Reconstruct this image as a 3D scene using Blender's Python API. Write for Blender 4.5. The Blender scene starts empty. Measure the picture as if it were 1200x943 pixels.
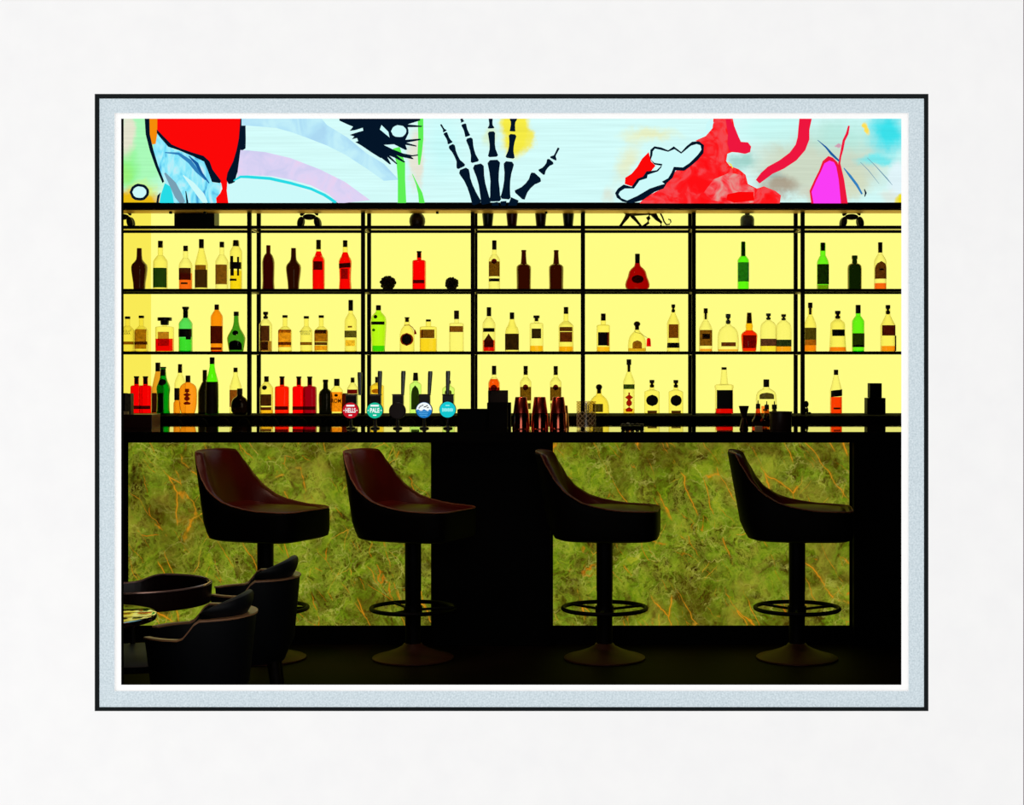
import bpy, bmesh, math, random
from math import pi, sin, cos, radians, sqrt
random.seed(7)
SC = bpy.context.scene
COL = SC.collection
F, CX, CY, CAMZ = 1800.0, 665.0, 430.0, 1.48     # focal length in px, principal point, eye height

def X(px, Y): return (px-CX)*Y/F
def Z(py, Y): return CAMZ+(CY-py)*Y/F

# ------------------------------------------------------------------ materials
def s2l(c):
    return tuple(((v/255)/12.92 if v/255 <= .04045 else ((v/255+.055)/1.055)**2.4) for v in c)
MATS = {}
def newmat(name):
    m = bpy.data.materials.new(name); m.use_nodes = True
    m.node_tree.nodes.clear()
    return m, m.node_tree.nodes, m.node_tree.links
def outp(N, L, s):
    o = N.new('ShaderNodeOutputMaterial'); L.new(s, o.inputs['Surface']); return o
def pbr(name, col, rough=.5, metal=0.0, spec=.5, noise=0.0, nscale=20, bump=0.0, bscale=60, coat=0):
    if name in MATS: return MATS[name]
    m, N, L = newmat(name)
    b = N.new('ShaderNodeBsdfPrincipled')
    b.inputs['Base Color'].default_value = (*col, 1)
    b.inputs['Roughness'].default_value = rough
    b.inputs['Metallic'].default_value = metal
    b.inputs['Specular IOR Level'].default_value = spec
    b.inputs['Coat Weight'].default_value = coat
    tc = N.new('ShaderNodeTexCoord')
    if noise:
        n = N.new('ShaderNodeTexNoise'); n.inputs['Scale'].default_value = nscale; n.inputs['Detail'].default_value = 6
        L.new(tc.outputs['Object'], n.inputs['Vector'])
        r = N.new('ShaderNodeMapRange'); r.inputs[3].default_value = 1-noise; r.inputs[4].default_value = 1+noise
        L.new(n.outputs['Fac'], r.inputs[0])
        mx = N.new('ShaderNodeVectorMath'); mx.operation = 'SCALE'; mx.inputs[0].default_value = col
        L.new(r.outputs[0], mx.inputs['Scale']); L.new(mx.outputs[0], b.inputs['Base Color'])
    if bump:
        n = N.new('ShaderNodeTexNoise'); n.inputs['Scale'].default_value = bscale; n.inputs['Detail'].default_value = 5
        L.new(tc.outputs['Object'], n.inputs['Vector'])
        bp = N.new('ShaderNodeBump'); bp.inputs['Strength'].default_value = bump; bp.inputs['Distance'].default_value = .002
        L.new(n.outputs['Fac'], bp.inputs['Height']); L.new(bp.outputs[0], b.inputs['Normal'])
    outp(N, L, b.outputs[0]); MATS[name] = m
    return m
def emit(name, col, st=1.0):
    if name in MATS: return MATS[name]
    m, N, L = newmat(name)
    e = N.new('ShaderNodeEmission'); e.inputs[0].default_value = (*col, 1); e.inputs[1].default_value = st
    outp(N, L, e.outputs[0]); MATS[name] = m
    return m
def glass(total, edge=.85, rough=.08):
    """thin coloured glass: light from behind keeps its colour, rims mirror the dark room. total = colour through two walls"""
    key = 'glass_%.3f_%.3f_%.3f_%.2f' % (*total, edge)
    if key in MATS: return MATS[key]
    m, N, L = newmat(key)
    t = N.new('ShaderNodeBsdfTransparent'); t.inputs[0].default_value = (*[sqrt(max(v, 0)) for v in total], 1)
    g = N.new('ShaderNodeBsdfGlossy'); g.inputs['Roughness'].default_value = rough
    g.inputs['Color'].default_value = (.8, .7, .5, 1)
    lw = N.new('ShaderNodeLayerWeight'); lw.inputs['Blend'].default_value = .5
    p = N.new('ShaderNodeMath'); p.operation = 'POWER'; p.inputs[1].default_value = 2.2
    L.new(lw.outputs['Facing'], p.inputs[0])
    q = N.new('ShaderNodeMath'); q.operation = 'MULTIPLY_ADD'; q.inputs[1].default_value = edge; q.inputs[2].default_value = .02
    L.new(p.outputs[0], q.inputs[0])
    mx = N.new('ShaderNodeMixShader'); L.new(q.outputs[0], mx.inputs[0])
    L.new(t.outputs[0], mx.inputs[1]); L.new(g.outputs[0], mx.inputs[2])
    outp(N, L, mx.outputs[0]); MATS[key] = m
    return m
def paper(col):
    """a printed paper label: lets a little of the light behind it through"""
    key = 'label_%.3f_%.3f_%.3f' % tuple(col)
    if key in MATS: return MATS[key]
    m, N, L = newmat(key)
    t = N.new('ShaderNodeBsdfTransparent'); 
    d = N.new('ShaderNodeBsdfDiffuse'); d.inputs[0].default_value = (.03, .02, .015, 1)
    tc = N.new('ShaderNodeTexCoord'); n = N.new('ShaderNodeTexNoise'); n.inputs['Scale'].default_value = 55; n.inputs['Detail'].default_value = 3
    L.new(tc.outputs['Object'], n.inputs['Vector'])
    r = N.new('ShaderNodeMapRange'); r.inputs[1].default_value = .35; r.inputs[2].default_value = .65
    r.inputs[3].default_value = .7; r.inputs[4].default_value = 1.1
    L.new(n.outputs['Fac'], r.inputs[0])
    v = N.new('ShaderNodeVectorMath'); v.operation = 'SCALE'; v.inputs[0].default_value = col
    L.new(r.outputs[0], v.inputs['Scale']); L.new(v.outputs[0], t.inputs[0])
    a = N.new('ShaderNodeAddShader'); L.new(t.outputs[0], a.inputs[0]); L.new(d.outputs[0], a.inputs[1])
    outp(N, L, a.outputs[0]); MATS[key] = m
    return m

BLACK = pbr('black_satin', (.0015, .0015, .0018), .6, spec=.06)
BLACKM = pbr('black_powder_coat', (.003, .0025, .0025), .5, spec=.15)
WALLM = pbr('black_wall_paint', (.002, .002, .002), .9, spec=.02, noise=.3)

# ------------------------------------------------------------------ meshes
def mk(name, vs, fs, mats, parent=None, smooth=False, mi=None, loc=None):
    me = bpy.data.meshes.new(name); me.from_pydata([tuple(v) for v in vs], [], fs)
    if not isinstance(mats, (list, tuple)): mats = [mats]
    for m in mats: me.materials.append(m)
    if mi:
        for p, i in zip(me.polygons, mi): p.material_index = i
    if smooth:
        for p in me.polygons: p.use_smooth = True
        try: me.set_sharp_from_angle(angle=radians(40))
        except Exception: pass
    me.update()
    o = bpy.data.objects.new(name, me); COL.objects.link(o)
    if parent: o.parent = parent
    if loc: o.location = loc
    return o
def fixn(o):
    bm = bmesh.new(); bm.from_mesh(o.data); bmesh.ops.recalc_face_normals(bm, faces=bm.faces); bm.to_mesh(o.data); bm.free(); return o
class MB:
    def __init__(s): s.v = []; s.f = []; s.m = []; s.cur = 0
    def add(s, vs, fs):
        n = len(s.v); s.v += [tuple(v) for v in vs]; s.f += [tuple(i+n for i in f) for f in fs]; s.m += [s.cur]*len(fs); return s
    def box(s, x0, x1, y0, y1, z0, z1):
        vs = [(x, y, z) for x in (x0, x1) for y in (y0, y1) for z in (z0, z1)]
        return s.add(vs, [(0,1,3,2),(4,6,7,5),(0,4,5,1),(2,3,7,6),(0,2,6,4),(1,5,7,3)])
    def rings(s, rs, cap0=True, cap1=True, closed=True):
        n = len(rs[0]); vs = [v for r in rs for v in r]; fs = []
        for i in range(len(rs)-1):
            for j in range(n if closed else n-1):
                k = (j+1) % n
                fs.append((i*n+j, i*n+k, (i+1)*n+k, (i+1)*n+j))
        if cap0: fs.append(tuple(range(n-1, -1, -1)))
        if cap1: fs.append(tuple((len(rs)-1)*n+j for j in range(n)))
        return s.add(vs, fs)
    def lathe(s, prof, c=(0, 0), n=28, sy=1.0, e=2.0):
        rs = []
        for r, z in prof:
            rs.append([(c[0]+se(r, cos(2*pi*k/n), e), c[1]+se(r*sy, sin(2*pi*k/n), e), z) for k in range(n)])
        return s.rings(rs)
    def tube(s, pts, rad, n=10, closed=False):
        from mathutils import Vector
        P = [Vector(p) for p in pts]; rs = []
        if not hasattr(rad, '__len__'): rad = [rad]*len(P)
        up = Vector((0, 0, 1)); m = len(P)
        for i, p in enumerate(P):
            a = P[(i-1) % m] if (closed or i > 0) else p
            b = P[(i+1) % m] if (closed or i < m-1) else p
            d = (b-a).normalized()
            u = up if abs(d.dot(up)) < .95 else Vector((1, 0, 0))
            e1 = d.cross(u).normalized(); e2 = d.cross(e1).normalized()
            rs.append([tuple(p+e1*rad[i]*cos(2*pi*k/n)+e2*rad[i]*sin(2*pi*k/n)) for k in range(n)])
        if closed: rs.append(rs[0]); return s.rings(rs, False, False)
        return s.rings(rs)
    def ball(s, c, rx, ry, rz, nu=16, nv=10, rot=0):
        rs = []
        for i in range(nv+1):
            t = -pi/2+pi*i/nv; rr = max(cos(t), .02)
            ring = []
            for k in range(nu):
                x, y, z = rx*rr*cos(2*pi*k/nu), ry*rr*sin(2*pi*k/nu), rz*sin(t)
                ring.append((c[0]+x*cos(rot)-z*sin(rot), c[1]+y, c[2]+x*sin(rot)+z*cos(rot)))
            rs.append(ring)
        return s.rings(rs)
    def mk(s, name, mats, parent=None, smooth=False, bevel=0, loc=None):
        o = mk(name, s.v, s.f, mats, parent, smooth, s.m, loc); fixn(o)
        if bevel:
            b = o.modifiers.new('b', 'BEVEL'); b.width = bevel; b.segments = 2; b.limit_method = 'ANGLE'
        return o
def se(r, c, e):
    return r*math.copysign(abs(c)**(2/e), c)
def empty(name, loc, label, cat, group=None, rz=0):
    o = bpy.data.objects.new(name, None); COL.objects.link(o); o.location = loc; o.rotation_euler = (0, 0, rz)
    o.empty_display_size = .05
    return tag(o, label, cat, group)
def tag(o, label, cat, group=None):
    o['label'] = label; o['category'] = cat
    if group: o['group'] = group
    return o
def struct(o, label=None, cat=None):
    o['kind'] = 'structure'
    if label: o['label'] = label; o['category'] = cat
    return o
def text_mesh(name, txt, size, mat, parent, loc, sx=1.0, bold=.0):
    cu = bpy.data.curves.new(name, 'FONT'); cu.body = txt; cu.size = size; cu.align_x = 'CENTER'; cu.align_y = 'CENTER'
    cu.extrude = .0004; cu.offset = bold
    t = bpy.data.objects.new('tmp', cu); COL.objects.link(t)
    dg = bpy.context.evaluated_depsgraph_get(); dg.update()
    me = bpy.data.meshes.new_from_object(t.evaluated_get(dg)); bpy.data.objects.remove(t)
    me.materials.clear(); me.materials.append(mat)
    for v in me.vertices:
        x, y, z = v.co; v.co = (x*sx, -z, y)
    o = bpy.data.objects.new(name, me); COL.objects.link(o); o.parent = parent; o.location = loc
    return o

# ------------------------------------------------------------------ bottles
ROWS = {'A': (1.981, lambda x: 0.95-1.9*(x-142)/914),
        'B': (1.581, lambda x: 1.35-2.7*(x-142)/914),
        'C': (1.174, lambda x: 2.0-4.1*(x-142)/914)}
def prof_px(base, w, sh, nk, nw, top, style, taper=1.0):
    p = [(base, w*taper*.92), (base-1.2, w*taper), (sh+(base-sh)*.5, w*(1+taper)/2), (sh, w)]
    for t in (.15, .3, .45, .6, .72, .84, .93, 1):
        y = sh-(sh-nk)*t
        if style == 'cone': q = nw+(w-nw)*(1-t)
        elif style == 'square': q = nw+(w-nw)*(1-t**5)**.5 if t < 1 else nw
        else: q = nw+(w-nw)*(0.5+0.5*cos(pi*t))*.55+(w-nw)*.45*sqrt(1-t*t)
        p.append((y, q))
    p += [(top+.8, nw*.97), (top+.4, nw*.9)]
    return p
def bottle(label, row, cx, top, w, sh=None, nk=None, nw=6, glasscol=(1, .96, .72), cap=None, style='round', e=2.0, depth=1.0,
           labels=(), liq=None, prof=None, dy=0.0, taper=1.0, name='spirit_bottle', group=None, base=None, Y0=10.0, edge=1.0, capmat=None):
    z0, sl = ROWS[row]; Y = Y0+dy; k = Y/F; s = sl(cx)
    zz = lambda py: max(CAMZ+(CY-(py-s))*k-z0, 0.0)
    root = empty(name, (X(cx, Y), Y, z0), label, 'bottle', group or {'A': 'bottles on the second shelf from the top', 'B': 'bottles on the third shelf from the top', 'C': 'bottles on the back counter'}[row])
    B = 600
    pr = prof if prof else prof_px(B, w, sh, nk, nw, top, style, taper)
    P = []
    basepy = CY+s-(z0-CAMZ)/k
    for y, ww in pr:
        if y >= B-1.5: y = basepy-(B-y)
        y = min(y, basepy)
        P.append((ww*k/2, zz(y)))
    P = [p for i, p in enumerate(P) if i == 0 or p[1] > P[i-1][1]-1e-6 or True]
    if P[0][1] > .0005: P = [(P[0][0]*.95, 0.0)]+P
    ee = e
    m = MB()
    rs = []; n = 28
    for r, z in P:
        # necks are always round
        rn = nw*k/2
        t = min(max((r-rn)/(max(w*k/2-rn, 1e-4)), 0), 1)
        e2 = 2+(ee-2)*t; d = 1+(depth-1)*t
        rs.append([(se(r, cos(2*pi*q/n), e2), se(r*d, sin(2*pi*q/n), e2), z) for q in range(n)])
    m.rings(rs)
    m.mk('glass_body', glass(glasscol, edge), root, smooth=True)
    def radius_at(z):
        for (r0, a), (r1, b) in zip(P, P[1:]):
            if a <= z <= b and b > a: return r0+(r1-r0)*(z-a)/(b-a)
        return P[-1][0]
    if liq:
        ly, lc = liq; lz = zz(ly); q = MB(); rr = []
        for i in range(9):
            z = .003+(lz-.003)*i/8; r = radius_at(z)-.0016
            rr.append([(se(r, cos(2*pi*a/n), ee), se(r*depth, sin(2*pi*a/n), ee), z) for a in range(n)])
        q.rings(rr); q.mk('liquid', glass(lc, .1), root, smooth=True)
    if cap:
        cy1, cw, cc = cap[:3]; shp = cap[3] if len(cap) > 3 else 'cyl'
        zt, zb = zz(top), zz(cy1); r = cw*k/2; h = zt-zb; q = MB()
        if shp == 'cyl': pp = [(r*.92, zb), (r, zb+.001), (r, zt-.0015), (r*.93, zt)]
        elif shp == 'tee': pp = [(r*.55, zb), (r*.6, zb+h*.5), (r*.62, zb+h*.55), (r, zb+h*.56), (r, zt-.001), (r*.95, zt)]
        elif shp == 'flare': pp = [(r*.72, zb), (r*.72, zb+h*.72), (r, zb+h*.85), (r, zt)]
        elif shp == 'ball': pp = [(r*.6, zb), (r*.6, zb+h*.38)]+[(r*max(sin(t*pi/8), .1), zb+h*.38+h*.62*(1-cos(t*pi/8))/2) for t in range(2, 9)]
        elif shp == 'knob': pp = [(r*.5, zb), (r*.95, zb+h*.12), (r*.95, zb+h*.3), (r*.5, zb+h*.42), (r*.5, zb+h*.52), (r, zb+h*.66), (r, zt-.001), (r*.8, zt)]
        elif shp == 'taper': pp = [(r, zb), (r*.98, zb+.001), (r*.8, zt-.001), (r*.75, zt)]
        q.lathe(pp, n=20)
        q.mk('cap', capmat or pbr('cap_%.2f_%.2f_%.2f' % tuple(cc), cc, .4), root, smooth=True)
    for lb in labels:
        y0, y1, lw, lc = lb[:4]; shp = lb[4] if len(lb) > 4 else 'rect'
        za, zb = zz(min(y1, basepy-.3)), zz(y0); q = MB(); nn = 13; mm = 9
        zm = (za+zb)/2; R0 = radius_at(zm)
        dx = lb[5]*k if len(lb) > 5 else 0
        rows = []
        for i in range(mm):
            z = za+(zb-za)*i/(mm-1); R = radius_at(z)+.0007
            t = 2*i/(mm-1)-1
            f = min(lw*k/2/R, .985)
            if shp == 'circle': f *= max(sqrt(max(1-t*t, 0)), .03)
            elif shp == 'arch': f *= 1 if t < 0.1 else max(sqrt(max(1-((t-.1)/.9)**2, 0)), .05)
            elif shp == 'leaf': f *= (.45+.4*sin(i*2.3)+.15*cos(i*5))
            elif shp == 'gable': f *= 1 if t < 0 else max(1-t, .04)
            ph = math.asin(max(min(f, 1), 0)**(ee/2))
            row_ = []
            for j in range(nn):
                a = -ph+2*ph*j/(nn-1)
                zq = z+((a/1.4)*(zb-za)*.16 if shp == 'slant' else 0)
                row_.append((se(R, sin(a), ee)+dx, -se(R*depth, cos(a), ee)-.0003, zq))
            rows.append(row_)
        q.rings(rows, False, False, closed=False)
        ob = q.mk('paper_label', paper(lc) if max(lc) > .02 else pbr('label_black_%.3f_%.3f_%.3f' % tuple(lc), lc, .6), root, smooth=True)
    return root, k, zz
# ================================================================== the room
Y_MAT = 3.8
def wallbox(name, *b, m=WALLM):
    return struct(MB().box(*b).mk(name, m))
FLOORM = pbr('dark_floor', (.008, .0045, .003), .6, spec=.05, noise=.6, nscale=6)
wallbox('floor', -4.2, 4.2, 3.93, 10.8, -.1, 0, m=FLOORM)
wallbox('wall_back', -4.2, 4.2, 10.251, 10.35, 0, 3.6)
wallbox('wall_left', -4.3, -4.2, 3.83, 10.7, -.1, 3.6)
wallbox('wall_right', 4.2, 4.3, 3.83, 10.7, -.1, 3.6)
wallbox('ceiling', -4.3, 4.3, 3.83, 10.7, 3.6, 3.7)
# added partition: carries the mount and keeps outside light out of the bar
fw = MB(); ya, yb = 3.83, 3.93
ox0, ox1, oz0, oz1 = X(136, ya)-.01, X(1062, ya)+.01, Z(807, ya)-.01, Z(134, ya)+.01
fw.box(-4.2, ox0, ya, yb, -.1, 3.6); fw.box(ox1, 4.2, ya, yb, -.1, 3.6)
fw.box(ox0, ox1, ya, yb, oz1, 3.6); fw.box(ox0, ox1, ya, yb, -.1, oz0)
struct(fw.mk('mount_partition', WALLM))

# ---- the mount: white outer mat, black bevel, silver-blue inner mat, white paper border
def mat_board(name, col, amp, scale, parent=None):
    pass
m, N, L = newmat('white_mat_board')
b = N.new('ShaderNodeBsdfPrincipled'); b.inputs['Roughness'].default_value = .9; b.inputs['Specular IOR Level'].default_value = .1
tc = N.new('ShaderNodeTexCoord'); n1 = N.new('ShaderNodeTexNoise'); n1.inputs['Scale'].default_value = 14; n1.inputs['Detail'].default_value = 8
L.new(tc.outputs['Object'], n1.inputs['Vector'])
cr = N.new('ShaderNodeValToRGB'); cr.color_ramp.elements[0].position = .3; cr.color_ramp.elements[0].color = (.885, .885, .895, 1)
cr.color_ramp.elements[1].position = .7; cr.color_ramp.elements[1].color = (.91, .91, .915, 1)
L.new(n1.outputs['Fac'], cr.inputs[0]); L.new(cr.outputs[0], b.inputs['Base Color']); outp(N, L, b.outputs[0])
M_WHITE = m
m, N, L = newmat('silver_blue_mat_board')
b = N.new('ShaderNodeBsdfPrincipled'); b.inputs['Roughness'].default_value = .75; b.inputs['Specular IOR Level'].default_value = .3
tc = N.new('ShaderNodeTexCoord'); n1 = N.new('ShaderNodeTexNoise'); n1.inputs['Scale'].default_value = 230; n1.inputs['Detail'].default_value = 3
L.new(tc.outputs['Object'], n1.inputs['Vector'])
cr = N.new('ShaderNodeValToRGB'); cr.color_ramp.elements[0].position = .3; cr.color_ramp.elements[0].color = (*s2l((188, 203, 211)), 1)
cr.color_ramp.elements[1].position = .72; cr.color_ramp.elements[1].color = (*s2l((220, 232, 239)), 1)
L.new(n1.outputs['Fac'], cr.inputs[0]); L.new(cr.outputs[0], b.inputs['Base Color']); outp(N, L, b.outputs[0])
M_SILVER = m
M_CORE = pbr('black_mat_core', (.006, .008, .009), .8, spec=.1)
M_PAPER = pbr('white_print_paper', (.985, .985, .985), .85, spec=.1)

def frame_ring(outer, inner, Yo, Yi):
    """ring between two pixel rectangles (x0,y0,x1,y1), the first at depth Yo, the second at depth Yi"""
    def cs(r, Y):
        x0, y0, x1, y1 = r
        return [(X(x0, Y), Y, Z(y1, Y)), (X(x1, Y), Y, Z(y1, Y)), (X(x1, Y), Y, Z(y0, Y)), (X(x0, Y), Y, Z(y0, Y))]
    return cs(outer, Yo), cs(inner, Yi)
def board(name, outer, inner, back_inner, Yf, Yb, mat, coremat, parent):
    """flat board with a window: front face, cut edge running back to Yb, back face, outer edge"""
    o1, i1 = frame_ring(outer, inner, Yf, Yf); _, i2 = frame_ring(outer, back_inner, Yf, Yb)
    o2 = [(p[0], Yb, p[2]) for p in o1]
    m = MB(); m.rings([o2, o1, i1], False, False); m.rings([i2, o2], False, False)
    ob = m.mk(name, mat, parent)
    if coremat:
        mb = MB(); mb.rings([[(p[0], p[1], p[2]) for p in i1], i2], False, False)
        mb.mk('bevelled_edge', coremat, ob)
    return ob
mount = empty('picture_mount', (0, Y_MAT+.03, oz0), 'white outer mat board with silver-blue inner mat framing the bar scene', 'picture mount')
def to_local(o):
    from mathutils import Vector
    for v in o.data.vertices: v.co -= Vector((0, Y_MAT+.03, oz0))
b1 = board('outer_mat', (-14, -14, 1199.4, 957), (111, 110, 1088, 833), (116.5, 115.5, 1082.8, 828.3), Y_MAT, Y_MAT+.004, M_WHITE, M_CORE, mount)
b2 = board('inner_mat', (90, 90, 1110, 855), (134.2, 132.4, 1064.8, 809.5), (134.8, 133, 1064.2, 809), Y_MAT+.0045, Y_MAT+.0095, M_SILVER, M_PAPER, mount)
b3 = board('paper_border', (110, 110, 1090, 830), (142, 139, 1056.3, 802.2), (142, 139, 1056.3, 802.2), Y_MAT+.01, Y_MAT+.013, M_PAPER, None, mount)
b4 = board('backing_board', (-14, -14, 1199.4, 957), (136, 134, 1062, 807), (136, 134, 1062, 807), Y_MAT+.0135, Y_MAT+.0295, pbr('backing_board', (.5, .48, .45), .9), None, mount)
for o in (b1, b2, b3, b4):
    to_local(o)
    for c in o.children: to_local(c)
b1['label'] = 'white outer mat'; b2['label'] = 'silver-blue inner mat'

# ================================================================== back bar: light panel, shelving, mural
YP = 10.2
PANEL = emit('warm_light_panel', s2l((255, 251, 132)), 1.02)
RETURN = emit('warm_side_light_panel', s2l((255, 240, 88)), .95)
xl, xr = X(177, YP), 2.30
bp = MB(); bp.box(xl, xr, YP, YP+.05, 1.1745, 2.95)
lp = bp.mk('light_panel', PANEL)
tag(lp, 'glowing yellow light panel behind the bottle shelves', 'light panel')
rp = MB(); rp.box(-3.09, xl-.006, YP, YP+.05, 1.1745, 2.95)
tag(rp.mk('side_light_panel', RETURN), 'narrow deeper yellow light panel at the left end of the shelves', 'light panel')

shelving = empty('shelving_unit', (0, 9.85, 1.174), 'black metal frame shelving in seven bays in front of the yellow light panel', 'shelf')
def L3(m): # world to shelving local
    m.v = [(x, y-9.85, z-1.174) for x, y, z in m.v]; return m
YF_, YR_ = 9.85, 10.15
shx0, shx1 = -3.05, xr-.03
for px in (292.3, 425.5, 554, 683.3, 813, 940.5):
    x = X(px, YF_)
    for yy in (YF_, YR_):
        m = MB().box(x-.0125, x+.0125, yy-.0125, yy+.0125, 1.1742, 2.469 if yy < 10 else 2.75); L3(m).mk('upright', BLACKM, shelving)
for (zt, gl) in ((2.385, .022), (1.981, .020), (1.581, .020)):
    for yy, h in ((YF_-.0126, .02), (YR_+.0126, .018)):
        m = MB().box(shx0, shx1, yy-.011, yy+.011, zt-h, zt-.0005); L3(m).mk('shelf_rail', BLACKM, shelving)
    m = MB().box(shx0, shx1, YF_-.0005, YR_+.0005, zt-.009, zt-.0005)
    L3(m).mk('glass_shelf', glass((.62, .55, .40), .0, .05), shelving)
for px in (292.3, 425.5, 554, 683.3, 813, 940.5):     # thin bracket under each shelf end
    x = X(px, YF_)
    for zt in (2.385, 1.981, 1.581):
        L3(MB().box(x-.006, x+.006, YF_+.013, YR_-.013, zt-.022, zt-.0095)).mk('shelf_bracket', pbr('bracket_steel', (.35, .28, .2), .35, .8), shelving)

# mural light box above the shelves
mural = empty('backlit_mural', (0, 9.7, 2.477), 'long backlit painted mural above the shelves with a black skeleton hand', 'mural')
def L4(m): m.v = [(x, y-9.7, z-2.477) for x, y, z in m.v]; return m
YM = 9.7
L4(MB().box(-3.3, 2.5, YM-.012, YM+.18, 2.480, 2.515)).mk('frame', BLACKM, mural)
L4(MB().box(-3.3, 2.5, YM+.0, YM+.22, 2.517, 3.38)).mk('light_box', BLACKM, mural)
L4(MB().box(-3.3, 2.5, YM-.0, YM+.20, 2.470, 2.4795)).mk('soffit_strip', pbr('brass_soffit', (.85, .47, .12), .38, 1.0, noise=.3, nscale=7), mural)
for px in (452.5+60, 200, 640, 240):
    L4(MB().box(X(px, 9.8)-.008, X(px, 9.8)+.008, 9.79, 9.81, 2.458, 2.4699)).mk('bolt', BLACKM, mural)

# painted cloth: procedural watercolour ground
m, N, L = newmat('mural_watercolour')
tc = N.new('ShaderNodeTexCoord'); sp = N.new('ShaderNodeSeparateXYZ')
nz = N.new('ShaderNodeTexNoise'); nz.inputs['Scale'].default_value = 7; nz.inputs['Detail'].default_value = 8; nz.inputs['Roughness'].default_value = .65
L.new(tc.outputs['Object'], nz.inputs['Vector'])
sub = N.new('ShaderNodeVectorMath'); sub.operation = 'SUBTRACT'; sub.inputs[1].default_value = (.5, .5, .5); L.new(nz.outputs['Color'], sub.inputs[0])
scl = N.new('ShaderNodeVectorMath'); scl.operation = 'SCALE'; scl.inputs['Scale'].default_value = .16; L.new(sub.outputs[0], scl.inputs[0])
add = N.new('ShaderNodeVectorMath'); add.operation = 'ADD'; L.new(tc.outputs['Object'], add.inputs[0]); L.new(scl.outputs[0], add.inputs[1])
def mth(op, a, b=None, c=None):
    n = N.new('ShaderNodeMath'); n.operation = op
    for i, v in enumerate((a, b, c)):
        if v is None: continue
        if isinstance(v, (int, float)): n.inputs[i].default_value = v
        else: L.new(v, n.inputs[i])
    return n.outputs[0]
base = N.new('ShaderNodeRGB'); base.outputs[0].default_value = (*s2l((212, 252, 250)), 1)
cur = base.outputs[0]
def blob(px, py, rx, ry, col, amt=1.0, soft=.5, rot=0):
    global cur
    mp = N.new('ShaderNodeMapping'); mp.vector_type = 'TEXTURE'
    mp.inputs['Location'].default_value = (X(px, YM), 0, Z(py, YM)-2.477)
    mp.inputs['Rotation'].default_value = (0, rot, 0)
    mp.inputs['Scale'].default_value = (rx*YM/F, 100, ry*YM/F)
    L.new(add.outputs[0], mp.inputs['Vector'])
    ln = N.new('ShaderNodeVectorMath'); ln.operation = 'LENGTH'; L.new(mp.outputs[0], ln.inputs[0])
    r = N.new('ShaderNodeMapRange'); r.interpolation_type = 'SMOOTHSTEP'; r.inputs[1].default_value = 1; r.inputs[2].default_value = 1-soft
    r.inputs[3].default_value = 0; r.inputs[4].default_value = amt; L.new(ln.outputs[1], r.inputs[0])
    mx = N.new('ShaderNodeMix'); mx.data_type = 'RGBA'; L.new(r.outputs[0], mx.inputs[0]); L.new(cur, mx.inputs[6])
    mx.inputs[7].default_value = (*s2l(col), 1); cur = mx.outputs[2]
for bl in [
    (165, 175, 46, 75, (170, 250, 185)), (150, 200, 20, 40, (130, 245, 120), .7, .9), (148, 158, 14, 34, (236, 226, 208), .9, .6), (145, 205, 16, 22, (160, 240, 110), .7, .9),
    (160, 238, 40, 22, (235, 190, 20), 1, .5), (170, 222, 26, 12, (225, 240, 90), .7, .9),
    (520, 170, 30, 60, (190, 250, 250), .5, .9), (488, 185, 12, 50, (235, 225, 205), .8, .6), (575, 160, 12, 16, (220, 240, 190), .7, .9),
    (604, 150, 22, 44, (246, 236, 70), 1, .45), (618, 160, 12, 22, (246, 236, 70), .9, .6),
    (760, 158, 50, 12, (240, 236, 170), .7, .9), (735, 190, 16, 40, (240, 232, 170), .6, .9, .5), (715, 228, 12, 14, (230, 220, 190), .5, .9),
    (960, 190, 110, 55, (205, 214, 190), .9, .6), (870, 190, 26, 16, (150, 205, 195), .8, .8), (915, 218, 34, 18, (168, 152, 130), .9, .8), (905, 205, 16, 10, (150, 190, 185), .7, .8),
    (960, 228, 30, 16, (205, 190, 160), .8, .8), (985, 160, 60, 30, (180, 235, 225), .8, .8), (1040, 155, 34, 42, (60, 225, 235), 1, .8), (1030, 188, 34, 10, (110, 235, 240), .9, .7),
    (1052, 215, 16, 34, (225, 245, 250), 1, .5), (1016, 150, 5, 9, (255, 225, 90), 1, .6), (1056, 240, 13, 14, (240, 225, 20), 1, .3), (1040, 230, 16, 14, (225, 235, 225), .8, .8),
    (1000, 215, 30, 22, (215, 222, 190), .8, .8), (980, 173, 5, 5, (210, 150, 175), .9, .5), (910, 150, 60, 30, (200, 250, 245), .8, .7)]:
    blob(*bl)
hz = N.new('ShaderNodeTexNoise'); hz.inputs['Scale'].default_value = 3; hz.inputs['Detail'].default_value = 6
mp = N.new('ShaderNodeMapping'); mp.inputs['Scale'].default_value = (.6, 1, 22); L.new(tc.outputs['Object'], mp.inputs['Vector']); L.new(mp.outputs[0], hz.inputs['Vector'])
r = N.new('ShaderNodeMapRange'); r.inputs[1].default_value = .3; r.inputs[2].default_value = .7; r.inputs[3].default_value = .93; r.inputs[4].default_value = 1.05; L.new(hz.outputs['Fac'], r.inputs[0])
em = N.new('ShaderNodeEmission'); L.new(cur, em.inputs[0]); L.new(r.outputs[0], em.inputs[1]); outp(N, L, em.outputs[0])
M_GROUND = m
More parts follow.
